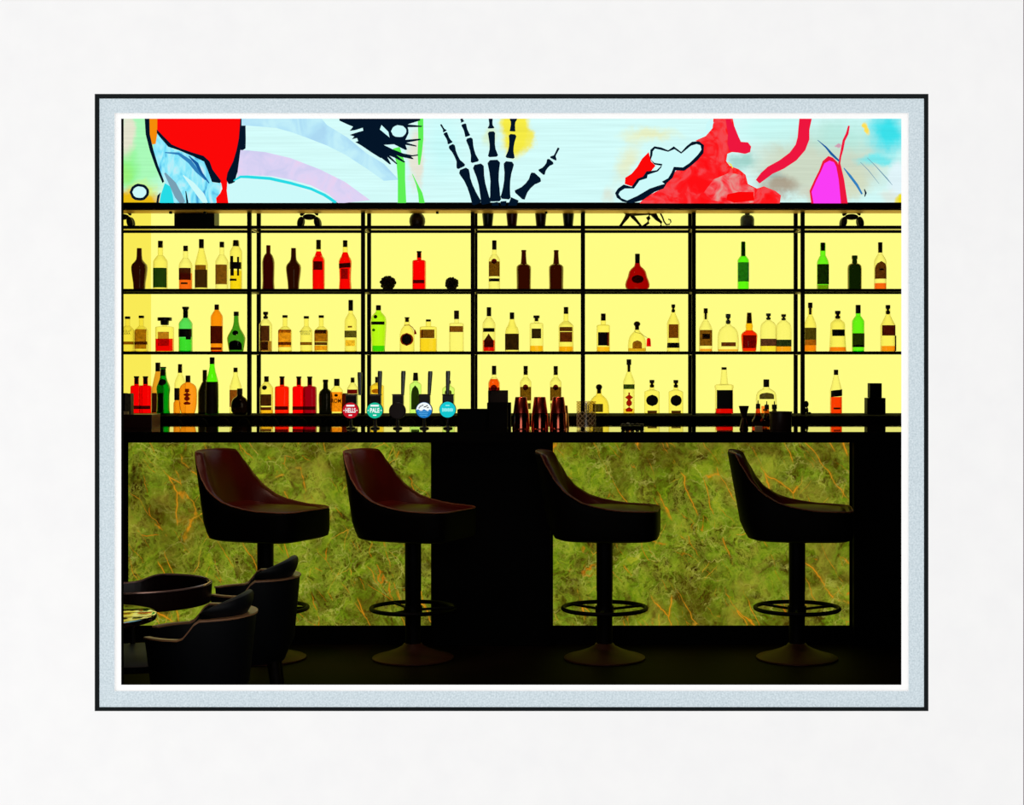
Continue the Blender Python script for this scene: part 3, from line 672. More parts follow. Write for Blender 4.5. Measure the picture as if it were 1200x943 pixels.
Bt('dark green pear-shaped liqueur bottle with long neck and round seal, third shelf', 'B', 276.8, 366, 21.5, glasscol=(.05, .30, .03), nw=5.5, depth=.7, cap=(371, 6, BK),
   labels=[(388, 394, 7, BK, 'circle'), (399.5, 411, 15, (.02, .01, .005), 'arch')], prof=[(600, 16), (599, 17), (405, 19.5), (400, 21), (397, 21.5), (393.5, 19), (390, 15), (386, 10), (382, 7.4), (378, 6), (371, 5.4), (366.5, 5.4), (366, 5)])
Bt('clear bottle with narrow tall dark label and banded cap, right of the first upright', 'B', 311.3, 366, 15, 382, 375, 5.6, CLR, (374.5, 6, DR, 'knob'), labels=[(382.5, 400.5, 11, (.07, .02, .015)), (401, 411, 8, (.08, .03, .03))], liq=(400.5, (.42, .2, .08)))
vodka(334, 370, 16, [(387, 407.5, 15, (.85, .34, .05)), (387, 391, 15, (.4, .2, .04)), (401.5, 405, 15.4, (.14, .05, .015))], 'vodka bottle with orange-brown label and dark band, second bay of the third shelf')
r, k, zz = vodka(359, 371, 14.2, [(401.5, 405, 13.8, BRL)], 'clear vodka bottle with printed grey letters in the second bay of the third shelf')
vod_text(r, k, zz, 14.2, 359)
vodka(376.5, 370, 16, [(387, 401, 15.5, (.42, .16, .02)), (387, 391.5, 13, (.07, .03, .02)), (401.5, 405, 15, (.1, .04, .02)), (405.5, 411, 15, (.85, .38, .05))], 'vodka bottle with dark-topped brown label beside the lettered one in the second bay', dy=-.02)
Bt('tall clear vodka bottle with long black cap and grey bird band, third shelf', 'B', 411, 352, 14.3, 377, 368, 5.2, CLR2, (364.5, 5.5, D1), labels=[(388, 396, 14, (.10, .09, .06)), (382.5, 384.5, 5, (.2, .1, .04), 'slant'), (399, 406, 11, (1, .62, .16))])
Bt('tall yellow-green gin bottle with black band in the third bay', 'B', 443.5, 358, 18.6, glasscol=(.50, 1, .03), cap=(364, 6, (.05, .02, .01)), nw=5.6, labels=[(377.3, 381, 15.5, BK), (369.5, 374, 4.4, BK, 'circle', -2.5), (385.5, 389, 3.6, (.03, .1, .02), 'circle', -4.5)], liq=(405.5, (.1, .75, .08)),
   prof=[(600, 14.6), (599, 15), (400, 16.6), (385, 18.2), (377, 18.6), (373, 17.6), (370.5, 15), (368, 10.5), (366, 6.6), (364, 5.8), (358.5, 5.4), (358, 5.4)])
r, k, zz = Bt('round flask with black round label and hanging tassel, third bay of the third shelf', 'B', 477, 372, 17, glasscol=CLR2, cap=(377.5, 6, (.08, .01, .01), 'flare'), nw=6, depth=.6, labels=[(390.5, 405.5, 15.4, (.24, .02, .01), 'circle'), (391.5, 404.5, 12, BK, 'circle')],
   prof=[(600, 16), (599, 17), (400, 17.2), (392, 17), (387, 14.5), (384, 11), (382, 7.5), (379, 6), (373, 5.6), (372, 5.6)])
q = MB(); q.tube([(-3*k, -.012, zz(381.5)), (3*k, -.02, zz(381.2)), (7*k, -.03, zz(384)), (9.5*k, -.035, zz(388))], .0022, 8); q.tube([(9.5*k, -.035, zz(387)), (10.2*k, -.035, zz(390)), (10.5*k, -.035, zz(392))], [.004, .007, .008], 8); q.mk('tassel', paper((.45, .01, .005)), r, smooth=True)
Bt('square clear bottle with flat black cap and brown upper label in the third bay', 'B', 502, 374.5, 19.6, 385.3, 382.5, 6.4, CLR2, (377, 6, D1), 'square', e=5, depth=.8, labels=[(386.5, 396.5, 15.5, (.17, .07, .02)), (387, 396.5, 3.4, (.45, .2, .03), 'rect', -7.5)], liq=(397, (1, .78, .12)))
Bt('clear square bottle with long brown cap and brown band label, third bay right end', 'B', 535, 364, 16.5, 380.5, 378.5, 5.4, CLR, (374, 6, (.06, .02, .01)), 'square', e=5, depth=.8, labels=[(382.3, 389.3, 16, (.2, .07, .02))])
Bt('clear bottle with black band, dark arched label and red spirit at its foot, fourth bay', 'B', 573, 360, 15, 380, 372, 5.3, CLR, (370.5, 5.4, D1), labels=[(384.5, 389, 13.4, BK), (391, 407, 11, (.05, .012, .006), 'gable')], liq=(398.5, (.75, .004, .0)))
Bt('clear bottle with sloping shoulders and big black label, fourth bay of the third shelf', 'B', 600, 366, 16.5, glasscol=CLR2, cap=(374, 5.4, D1), nw=5.6, labels=[(391, 410, 16, (.025, .012, .008))], prof=[(600, 16), (599, 16.5), (392, 16.5), (386, 14.8), (383.5, 13), (382, 10.5), (379, 8.2), (376, 6.2), (374, 5.4), (366, 5.2)])
Bt('clear bottle with wooden T-stopper and small square black label, fourth bay', 'B', 628.7, 369.5, 16, 381, 378, 6, CLR, (376.3, 7.5, (.03, .015, .01), 'tee'), 'square', e=3.4, labels=[(385, 396.5, 11, (.03, .015, .01))], liq=(405, (1, .55, .03)))
Bt('tall clear bottle with dark red-brown label and amber spirit, fourth bay, third shelf', 'B', 663.3, 359.5, 17.4, 382, 376, 5.8, CLR2, (367.5, 5.6, DR), labels=[(383, 388, 15, (.09, .03, .015)), (388.8, 400.5, 14.6, (.10, .02, .01))], liq=(405.8, (1, .5, .02)))
Bt('clear square bottle with black label and orange spirit, left in the fifth bay', 'B', 707, 367, 15.5, 383, 380, 6.2, CLR2, (375.3, 5.8, DR), 'square', e=4, labels=[(389, 404.5, 11, BK, 'rect', -.8), (389, 405, 2.6, (.12, .01, .01), 'rect', 5.4)], liq=(406, (1, .6, .05)))
r, k, zz = Bt('squat round flask with ball stopper and hanging red tag, fifth bay', 'B', 746.5, 376, 21, glasscol=CLR2, cap=(386, 8, (.05, .008, .008), 'ball'), nw=6, depth=.6, labels=[(398.5, 408, 11, (.28, .11, .02), 'arch')], liq=(407.5, (.8, .5, .08)),
   prof=[(600, 20), (599, 21), (404, 21.2), (398, 20), (394, 17.5), (391, 13.5), (389, 9.5), (387.5, 6.5), (386, 5.4), (377, 5), (376, 5)])
q = MB(); q.tube([(-3*k, -.012, zz(387)), (-2*k, -.02, zz(389)), (4*k, -.03, zz(390.5)), (9.5*k, -.035, zz(394)), (12.5*k, -.035, zz(396))], .0012, 6); q.mk('cord', pbr('dark_cord', (.05, .02, .01), .8), r, smooth=True)
q = MB(); q.rings([[(13.3*k+x*k, -.035+dy_, zz(400.5)+z*k) for x, z in [(-2.6, -5), (2.8, -5), (2.2, 3.6), (.9, 5), (-.9, 5), (-2.2, 3.6)]] for dy_ in (-.001, .001)]); q.mk('hanging_tag', paper((.9, .05, .01)), r)
Bt('tall slender clear bottle with knobbed stopper, brown label and black foot band', 'B', 789, 356, 15, glasscol=CLR2, cap=(365.5, 4.6, D1, 'knob'), nw=5, labels=[(379.5, 395.5, 11.4, (.17, .05, .015)), (401, 407, 14.6, (.012, .01, .01))],
   prof=[(600, 14.4), (599, 14.8), (405, 14.6), (400, 14), (385, 14.8), (378, 14.6), (375, 12.5), (371, 9), (367.5, 5.6), (365, 4.6), (357, 4.2), (356, 4.2)])
Bt('clear bottle with thin dark red stopper and wide brown label, left in the sixth bay', 'B', 827, 360.5, 15.5, 386, 375, 5.4, CLR, (373.5, 4.8, (.06, .01, .01), 'tee'), labels=[(386, 404.5, 14.6, (.20, .08, .015)), (390.5, 396.5, 9, (.03, .015, .01))], liq=(408, (1, .4, .1)))
Bt('wide dome-shouldered clear bottle with pale grey stopper, sixth bay', 'B', 853.3, 367, 24.5, glasscol=CLR, cap=(379, 6, (.16, .22, .22), 'knob'), nw=5.5, depth=.5, labels=[(400.3, 405, 17, (.12, .03, .015))], liq=(408.5, (1, .5, .12)),
   prof=[(600, 22), (599, 24), (405, 24.8), (394, 24.5), (389, 23), (385.5, 20), (382.5, 14.5), (380.8, 8), (379, 5.8), (368, 5), (367, 5)], edge=1)
Bt('orange-red bourbon bottle with tapered grey wax cap, sixth bay', 'B', 878, 365.5, 19.5, glasscol=(1, .55, .02), cap=(378, 6.6, (.16, .13, .15), 'taper'), nw=7.6, depth=.7, labels=[(392, 407, 15.4, (.16, .004, .0))], liq=(386.2, (1, .045, .0)),
   prof=[(600, 15), (599, 16.4), (403, 18), (393, 19.5), (390.5, 18.8), (388.5, 15.5), (386.8, 10), (385, 7.8), (381, 8.8), (378, 7.2), (366.5, 5.6), (365.5, 5.6)])
RS = lambda w: [(600, w*.97), (599, w), (390, w), (384, w*.98), (380, w*.9), (377.2, w*.72), (375.3, w*.45), (374, 5.6), (367.5, 5), (366.5, 5)]
Bt('clear round-shouldered bottle with grey stopper and dark band, front of the overlapping pair', 'B', 900.5, 366.2, 19.6, glasscol=CLR, cap=(374, 5.8, (.14, .18, .2), 'knob'), nw=5.4, depth=.6, labels=[(396, 404.5, 19, (.10, .035, .06))], liq=(404.5, (1, .86, .2)), prof=RS(19.6))
Bt('clear round-shouldered bottle with brown stopper and dark mid band, behind its grey-stoppered twin', 'B', 918.3, 367.2, 18.6, glasscol=CLR, cap=(374.5, 5.8, (.05, .04, .02), 'knob'), nw=5.4, depth=.6, labels=[(397, 405, 18, (.02, .035, .03))], liq=(405, (1, .42, .03)), prof=RS(18.6), dy=.07)
Bt('clear bottle with tall dark red stopper and grey label, right of the sixth upright', 'B', 949.5, 353.5, 14.2, 381, 369, 5.4, CLR2, (367.5, 5.4, (.06, .012, .008), 'tee'), labels=[(383, 397, 13.4, (.07, .055, .02)), (397, 403.5, 13.4, (.4, .12, .02))], liq=(403.5, (1, .28, .02)))
Bt('clear bottle widening to its foot with narrow black label, last bay', 'B', 981.7, 363, 20, glasscol=CLR2, cap=(372.5, 6.6, D1, 'knob'), nw=6.4, labels=[(385, 392.6, 14.8, BK)], liq=(405.5, (1, .26, .03)),
   prof=[(600, 19.6), (599, 20), (400, 18.8), (388, 17.4), (379, 17), (376.5, 15.5), (374.5, 11), (373, 6.8), (364, 6), (363, 6)])
Bt('bright green bottle with black cap and brown label, third shelf in the last bay', 'B', 1005.6, 356, 14.6, 376, 369, 6, (.14, .95, .03), (366, 6, D1), labels=[(389.3, 405, 14, (.09, .03, .01)), (403, 405.5, 13.8, BK)], taper=.97)
Bt('clear bottle with knobbed black stopper and dark red label, far right on the third shelf', 'B', 1040.5, 356, 17, 380, 368, 5.6, CLR2, (367, 5.6, D1, 'knob'), 'cone', labels=[(379.8, 392, 15.6, (.06, .006, .01)), (392, 410, 1.6, BK, 'rect', 7.2)], liq=(404, (1, .34, .03)), e=2.6)

# back counter row
GIN = dict(style='square', e=3.2, depth=.8)
def gin(cx, top, w, col, lab, dy=0.0, cap=(.04, .008, .006)):
    return Bt(lab, 'C', cx, top, w, 457.5, 453, 5.6, col, (452, 6.2, cap, 'flare'), labels=[(477, 481, w-1, (.06, .0, .0) if col[0] > .5 else (.1, .0, .02))], dy=dy, **GIN)
gin(160, 442.6, 13.6, (1, .0, .0), 'bright red square gin bottle, leftmost of the red pair on the back counter')
gin(170.5, 442.6, 14.4, (1, .0, .0), 'bright red square gin bottle, second from the left on the back counter', dy=-.09)
Bt('slender wine bottle of pale amber glass with dark lower half, behind the green bottle', 'C', 185, 426.5, 14.5, 458, 437, 5.6, (.8, .36, .06), (437, 5.7, DR), 'cone', labels=[(462, 485, 14, (.03, .008, .004))], dy=.08, name='wine_bottle')
Bt('sparkling deep green bottle with dark foil neck at the left of the back counter', 'C', 191.3, 431.5, 16, glasscol=(.0, .30, .015), cap=(433.5, 6.8, BK), nw=6.2, dy=-.05, labels=[(445.5, 453.5, 9, BK, 'circle'), (434, 442, 5.8, (.01, .01, .005))],
   prof=[(600, 15), (599, 15.4), (478, 14.6), (465, 14.4), (458, 16), (455, 15.8), (452, 13.6), (448, 10), (444, 7.8), (440, 6.8), (434, 5.8), (432, 5.8)], name='sparkling_water_bottle')
Bt('faint clear bottle with red-brown cap standing behind the orange flask', 'C', 211, 428.2, 13, 452, 441, 5.2, (1, .97, .62), (438.5, 5, DR), dy=.08)
Bt('tiny orange bottle with tall dark cap left of the orange flask', 'C', 207.3, 456.3, 8, 474, 471.5, 5, (1, .34, .03), (470.5, 6, D1), name='miniature_bottle', dy=-.02)
Bt('orange flat oval flask with dark red crest label on the back counter', 'C', 220.3, 441.5, 21, glasscol=(1, .33, .03), cap=(449.5, 5.6, (.03, .01, .008)), nw=5.6, depth=.45, dy=-.05, labels=[(457, 461, 5, (.14, .01, .01)), (460, 475.5, 11, (.14, .01, .01), 'leaf')],
   prof=[(600, 13), (599, 15.5), (482, 18), (475, 20.6), (465, 21.2), (458, 20.6), (454, 18), (451.5, 13), (450, 7), (449, 5.6), (442.5, 5), (441.5, 5)])
Bt('all-black round-shouldered bottle behind the tall green-necked bottle', 'C', 240, 434.5, 16, 462, 449, 5.4, (.003, .002, .001), None, dy=.06)
Bt('tall bottle with glowing green neck and dark lower body on the back counter', 'C', 248.6, 420, 15, glasscol=(.10, .95, .01), cap=(428, 5.7, DR), nw=5.7, taper=1.0, labels=[(448.7, 486, 14.8, (.02, .004, .002))], liq=None, name='wine_bottle', dy=-.06,
   prof=[(600, 15.4), (599, 15.6), (480, 15), (452, 14.6), (447, 13.6), (443, 11.4), (437, 8), (431, 6), (421, 5.2), (420, 5.2)])
Bt('clear bottle with small brown label behind the round black flask', 'C', 276, 432, 13.6, 454, 441, 5.2, (1, .97, .6), (437.5, 5, DR), 'cone', labels=[(458, 478, 13, (.25, .07, .02))], dy=.07)
Bt('round all-black flask with short neck left of the first upright on the back counter', 'C', 281, 456.5, 21, glasscol=(.003, .001, .001), cap=(463, 6.4, BK), nw=6, depth=.6, dy=-.05,
   prof=[(600, 13), (599, 16), (483, 19.5), (477, 21), (472, 19.5), (468, 15), (466, 9), (464.5, 6.4), (457, 5.8), (456.5, 5.8)])
Bt('clear bottle with dark round seal over dark brown label, left of the red bottles', 'C', 312.3, 442, 15.5, 456.5, 449.5, 5.8, CLR2, (448.7, 5.6, DR), labels=[(452.5, 458, 5.8, BK, 'circle', -1), (463, 476.5, 13, (.05, .015, .012)), (478, 481.5, 13, (.08, .015, .012))], liq=(481.5, (1, .55, .08)))
gin(330.5, 442, 16.5, (1, .012, .0), 'bright red square gin bottle standing alone in the second bay of the back counter')
gin(350.2, 442, 14.6, (1, .0, .0), 'bright red square gin bottle touching the magenta one on the back counter', dy=.02)
gin(363, 442, 15.6, (.32, .0, .022), 'dark magenta square gin bottle on the back counter', dy=-.03)
Bt('all-black rounded bottle beside the rum bottle on the back counter', 'C', 381.5, 445.5, 16, 460, 456, 6, (.002, .002, .002), None, depth=.6, dy=.07, prof=[(600, 14.5), (599, 15), (470, 16.4), (463, 16), (459.5, 13.8), (457.5, 9.5), (456, 6.2), (449, 5.6), (448.6, 6.6), (445.8, 6.6), (445.5, 6)])
r, k, zz = Bt('rum bottle with orange label reading ROM on the back counter', 'C', 394.7, 444.5, 14.4, glasscol=CLR2, cap=(453, 6.6, D1), nw=6.4, e=3, depth=.7, labels=[(460, 483, 13.6, (1, .32, .03))],
   prof=[(600, 11), (599, 12), (480, 13.6), (462, 14.4), (458.5, 14), (456.5, 12), (454.5, 8), (453.5, 6.6), (445, 6), (444.5, 6)], name='rum_bottle')
q = MB(); q.ball((0, -.0325, zz(463.8)), 2.2*k, .0006, 1.6*k, 10, 6); q.mk('emblem', pbr('dark_red_print', (.05, .0, .0), .6), r)
text_mesh('lettering', 'ROM', 7*k, pbr('dark_red_print', (.05, .0, .0), .6), r, (0, -.0325, zz(470.5)), .78, .0006)
Bt('narrow dark brown bottle between the rum bottle and the red badge', 'C', 404.3, 461, 7, 463, 462, 6, (.06, .004, .002), None, e=5, style='square', dy=.03, name='miniature_bottle')
Bt('clear bottle with red and dark green bands behind the red round badge', 'C', 413.2, 443, 12.6, 456.5, 450, 5, CLR, (449, 4.6, D1), labels=[(457, 462, 12, (.14, .003, .004)), (463.5, 482, 12.2, (.01, .02, .008))], e=2.4)
Bt('amber-tinted bottle with brown label behind the teal badge handle', 'C', 442, 442, 15.6, 453.5, 449.5, 5, (1, .68, .08), (449, 5, (.05, .015, .01)), e=4, labels=[(456, 461.5, 11, (.42, .18, .02), 'circle')])
Bt('pale green edged bottle with cork stopper and tall dark label between the beer taps', 'C', 487, 437, 14, 451.5, 447.5, 5.2, (.62, 1, .60), (446.5, 6.6, (.04, .025, .01), 'taper'), 'round', e=4, depth=.7, labels=[(452, 480, 9.4, (.02, .03, .008), 'arch')], edge=1)
Bt('clear bottle with green outlined round shoulders behind the cyan badge', 'C', 525.6, 446, 14.6, 456, 452, 5.4, (.72, 1, .62), (450, 5.4, (.04, .05, .03)), e=3.4, depth=.7, labels=[(456.5, 464, 8, (.05, .04, .01), 'arch')], edge=1)
Bt('rum bottle with orange-red spirit and round seal, rising behind the black napkin holder', 'C', 579, 428.5, 13.6, 448.5, 442, 5.3, CLR, (439, 5.3, D1), labels=[(450.5, 458, 7.4, (.12, .01, .008), 'circle'), (454, 482, 13, (.2, .02, .01))], liq=(444, (1, .10, .005)))
for cx, side in ((616, 'left of the two behind the copper tins'), (651.2, 'right of the two behind the copper tins')):
    Bt('clear rum bottle with round red seal, '+side, 'C', cx, 428.5, 13.4, 448, 442, 5.3, (1, .97, .6), (439, 5.2, DR), labels=[(450, 457, 6.4, (.10, .005, .006), 'circle'), (453, 469, 12.9, (.15, .07, .012)), (472, 479, 12, (.05, .03, .02))], name='rum_bottle')
Bt('arched clear flask with dark ball stopper and grey label behind the cut glass', 'C', 702, 449.5, 27, glasscol=(1, .82, .22), cap=(460.5, 7.6, (.03, .012, .008), 'ball'), nw=6.5, depth=.5, edge=1, labels=[(472.5, 482, 12, (.06, .05, .02), 'rect', -1.5)],
   prof=[(600, 23), (599, 24), (482, 24), (475, 23.4), (470, 21), (466, 16.5), (463.5, 11), (462, 7), (460, 6), (450, 5.4)])
Bt('tall clear bottle with red leaf pattern and green band, back counter fifth bay', 'C', 737, 420.2, 13.4, 446, 435, 4.8, (1, .98, .62), (435, 5.6, (.06, .03, .012), 'tee'), 'cone', labels=[(449.5, 455, 13, (.03, .055, .02)), (459, 481.5, 11, (.35, .01, .005), 'leaf')], liq=(478, (1, .7, .2)))
for cx, w, rr_, s_ in ((764, 18, 14, 'nearer the red leaf bottle'), (792, 17, 13, 'nearer the fifth bay upright')):
    Bt('clear square-shouldered bottle with round black medallion label, '+s_, 'C', cx, 444.2, w, 458.5, 455.5, 5.6, CLR2, (453.3, 5.8, DR, 'knob'), 'round', e=3.4, depth=.6, labels=[(461.5, 474.8, rr_, (.015, .01, .01), 'circle'), (480, 483, 11, (.06, .02, .015))], edge=1)
Bt('tall square whiskey bottle with big black label and red foot, back counter', 'C', 848.5, 429, 20.4, 450.5, 449.3, 8.4, CLR, (432, 6.2, BK), 'square', e=6, depth=.9, labels=[(455.6, 477.5, 18.6, BK)], liq=(477.5, (.75, .003, .0)), name='whiskey_bottle',
   prof=[(600, 20), (599, 20.4), (455, 20.2), (452, 21.4), (450.2, 21), (449.2, 17), (448.6, 9.5), (446, 8.8), (440, 7.6), (433, 6.6), (429.5, 5.8), (429, 5.8)])
Bt('arched clear bottle with curved grey label and orange foot label behind the dark bucket', 'C', 898, 443, 24.4, glasscol=CLR, cap=(452, 7, D1), nw=6.6, depth=.5, edge=1, labels=[(458.5, 466, 17, (.07, .055, .04), 'arch'), (474, 483.5, 9, (1, .25, .08), 'rect', -2), (477.5, 480, 5, BK, 'rect', -2)],
   prof=[(600, 21), (599, 22.5), (480, 23.4), (466, 24.4), (461, 23.4), (457.5, 20), (455.4, 15), (454, 9), (452, 6.6), (443.5, 6), (443, 6)])
Bt('clear whisky bottle with slanted black label over red lower half, back counter', 'C', 979.7, 431.3, 13.7, 456, 438, 5.2, CLR, (437.5, 5.3, DR), 'cone', labels=[(455, 462.6, 13.2, BK, 'slant'), (475.5, 477.5, 8, LBK)], liq=(463.3, (1, .05, .0)), e=3, name='whisky_bottle')

# ================================================================== things on the top shelf (heads hidden by the mural box)
ZT = 2.385
def top_x(px): return X(px, 10.0)
K = 10.0/F
for px, lab in ((362.5, 'black balloon-style animal figurine on the top shelf, second bay'), (998, 'black balloon-style animal figurine on the top shelf, last bay'), (143.5, 'black balloon-style animal figurine cut by the left edge of the top shelf')):
    r = empty('balloon_figurine', (top_x(px), 10.0, ZT), lab, 'figurine', 'balloon-style figurines on the top shelf')
    q = MB()
    for sx in (-1, 1):
        for yy in (-.022, .022): q.ball((sx*9.8*K, yy, 6.4*K), 3.9*K, .02, 6.8*K, rot=sx*.22)
    q.ball((0, 0, 13*K), 8*K, .022, 3.6*K)
    q.mk('body', pbr('figurine_black', (.012, .006, .004), .3), r, smooth=True)
    q = MB(); q.ball((-7.5*K, 0, 19*K), 3*K, .018, 5.5*K, rot=-.5); q.ball((7.5*K, 0, 19*K), 2.4*K, .014, 5*K, rot=.5); q.ball((-13*K, 0, 25*K), 7*K, .02, 4*K)
    q.mk('head', pbr('figurine_black', (.012, .006, .004), .3), r, smooth=True)
q = MB(); q.lathe([(7.6*K, 0), (8.4*K, 3*K), (9.4*K, 7*K), (9.2*K, 11*K), (7.4*K, 15*K), (4*K, 18.4*K), (3.4*K, 19*K), (3.4*K, 22*K), (3*K, 22*K), (3*K, 19*K)], n=32)
tag(q.mk('vase', pbr('brown_vase', (.05, .02, .006), .35), None, True, loc=(top_x(489), 10, ZT)), 'brown egg-shaped vase alone in the third bay of the top shelf', 'vase')
q = MB(); q.lathe([(7.4*K, 0), (8.1*K, 2*K), (8.2*K, 10*K), (7.4*K, 13*K), (5*K, 15*K), (3*K, 15.6*K), (3*K, 20*K), (2.6*K, 20*K)], n=32)
tag(q.mk('vase', pbr('grey_blue_vase', (.18, .26, .32), .4), None, True, loc=(top_x(875.7), 10, ZT)), 'grey-blue round-shouldered vase in the sixth bay of the top shelf', 'vase')
q = MB(); q.box(-23.4*K, 23.4*K, -.07, .07, 0, 30*K)
tag(q.mk('storage_box', pbr('box_black', (.004, .006, .007), .5), None, bevel=.003, loc=(top_x(230.7), 10, ZT)), 'wide black box at the left of the top shelf', 'box')
for px, c, lab in ((571.7, (.01, .03, .022), 'dark green tapered tumbler, left end of the row under the mural'), (600, (.10, .004, .004), 'dark red tapered tumbler in the row under the mural'), (633.7, (.05, .016, .006), 'dark brown tapered tumbler in the row under the mural'), (666, (.012, .022, .016), 'dark green-grey tapered tumbler, right end of the row under the mural')):
    r = empty('tumbler', (top_x(px), 10, ZT), lab, 'tumbler', 'tumblers on the top shelf')
    q = MB(); q.lathe([(5*K, 0), (5.2*K, .5*K), (6.9*K, 18*K), (6.6*K, 18*K), (4.7*K, 1*K)], n=28); q.mk('cup', pbr('tumbler_%.3f' % c[0], c, .3), r, smooth=True)
    q = MB(); q.lathe([(6.95*K, 17.4*K), (7.1*K, 17.6*K), (7.1*K, 18.4*K), (6.6*K, 18.4*K)], n=28); q.mk('rim', pbr('tumbler_%.3f' % c[0], c, .3), r, smooth=True)
# walking cat statuette
r = empty('cat_statuette', (top_x(753), 10, ZT), 'dark walking big-cat statuette with curled tail in the fifth bay of the top shelf', 'figurine')
q = MB(); g = lambda px, py, y=0: ((px-753)*K, y, (264.3-py)*K)
def limb(pts, rad): q.tube(pts, [v*K for v in rad], 10)
limb([g(723.4, 263.5, -.02), g(726.5, 262.8, -.02), g(730, 258, -.02), g(734, 252.5, -.02), g(737, 246, -.015)], [1, 1.6, 1.8, 2.6, 3.6])
limb([g(749, 263.4, .02), g(751.5, 262, .02), g(746.5, 256, .02), g(742, 251, .02), g(739, 246, .015)], [1, 1.4, 1.7, 2.3, 3.4])
limb([g(752, 263.3, -.02), g(755, 261.8, -.02), g(759.6, 258.5, -.02), g(759.5, 253, -.02), g(762, 246, -.015)], [1, 1.5, 1.7, 2.8, 4])
limb([g(772.5, 263.4, .02), g(775, 262, .02), g(775.2, 257.5, .02), g(770, 253, .02), g(765, 246, .015)], [1, 1.5, 1.5, 2.4, 4])
limb([g(728, 240), g(733, 243), g(745, 244.5), g(757, 244.5), g(767, 243.5), g(771, 244)], [3.5, 5.2, 5.8, 5, 4.8, 2.4])
limb([g(730, 241), g(724, 238), g(719, 237.5), g(714, 239)], [3.6, 4.4, 4, 1.8])
q.mk('body', pbr('bronze_dark', (.025, .009, .005), .35, .3), r, smooth=True)
q = MB(); limb([g(770, 243), g(774, 247), g(776.5, 252), g(778.3, 257), g(781, 260.4), g(784.3, 260), g(786.2, 257.3), g(785.6, 254.7), g(783, 253.9)], [1.2, 1, 1, .9, .9, .9, .8, .8, .7]); q.mk('tail', pbr('bronze_dark', (.025, .009, .005), .35, .3), r, smooth=True)

# spiky balls on the second shelf
for px, w, h, lab in ((454.7, 18, 17, 'dark spiky ball left of the square red bottle'), (529.5, 16, 15.5, 'dark spiky ball right of the square red bottle')):
    bm = bmesh.new(); bmesh.ops.create_icosphere(bm, subdivisions=4, radius=1)
    random.seed(int(px))
    for v in bm.verts:
        f = .84+.2*random.random() if random.random() < .5 else .86
        v.co = v.co.normalized()*f; v.co.x *= w*K/2*1.06; v.co.y *= w*K/2; v.co.z = v.co.z*h*K/2*1.05+h*K/2*.98
    for v in bm.verts: v.co.z = max(v.co.z, 0)
    me = bpy.data.meshes.new('ball'); bm.to_mesh(me); bm.free(); me.materials.append(pbr('dried_brown', (.02, .01, .005), .8, noise=.5))
    o = bpy.data.objects.new('spiky_ball', me); COL.objects.link(o); o.location = (X(px, 10), 10.0, 1.981); tag(o, lab, 'ornament', 'spiky balls on the second shelf')

# boxes and figurine on the back counter, right
o = MB().box(-10.7*K, 10.7*K, -.05, .05, 0, 19*K).mk('gift_box', BLACK, None, bevel=.002, loc=(X(1025.3, 10), 10, 1.174)); tag(o, 'wide black box on the back counter far right, under a smaller box', 'box')
o = MB().box(-7*K, 7*K, -.04, .04, 0, 17*K).mk('gift_box', BLACK, None, bevel=.002, loc=(X(1025, 10), 10, 1.174+19.2*K)); tag(o, 'smaller black box stacked on the wide one at the far right', 'box')
q = MB(); q.ball((0, 0, 11.5*K), 3.2*K, .018, 4*K); q.ball((1.2*K, 0, 4*K), 1.6*K, .012, 4*K); q.ball((-2*K, 0, 4*K), 2.2*K, .012, 4.4*K); q.ball((4*K, 0, 1.2*K), 2*K, .01, 1.2*K)
tag(q.mk('figurine', pbr('figurine_black', (.012, .006, .004), .3), None, True, loc=(X(944.6, 10.03), 10.03, 1.174)), 'tiny dark figurine on the back counter beside the sixth upright', 'figurine')

# ================================================================== on the bar counter
ZC = 1.14
YT = 8.5; KT = YT/F
CHR = pbr('dark_chrome', (.25, .22, .2), .18, 1.0)
GUN = pbr('gunmetal', (.03, .03, .03), .3, .6)
def badge_mats(c): return emit('badge_%.2f_%.2f' % (c[0], c[1]), c)
WHT = emit('badge_white', (.9, .95, .95))
taps = [(411.2, 480.7, 'red', s2l((196, 20, 36)), 'HELLS', 420.8, 436, 'beer tap with glowing red round badge reading HELLS', -.14),
        (439.6, 480.7, 'teal', s2l((20, 186, 150)), 'PALE', 444.6, 434.5, 'beer tap with glowing green-teal badge reading PALE', -.05),
        (466, 481.3, 'dark', (.022, .004, .004), '', 472.2, 434.5, 'beer tap with unlit dark brown round badge', .03),
        (497.2, 480.3, 'blue', s2l((24, 120, 196)), '', 503.8, 434.8, 'beer tap with badge of blue waves under a white sky', .08),
        (524.8, 479.8, 'cyan', s2l((20, 200, 208)), '', 524.7, 434.5, 'beer tap with glowing cyan round badge, rightmost of the five', -.02)]
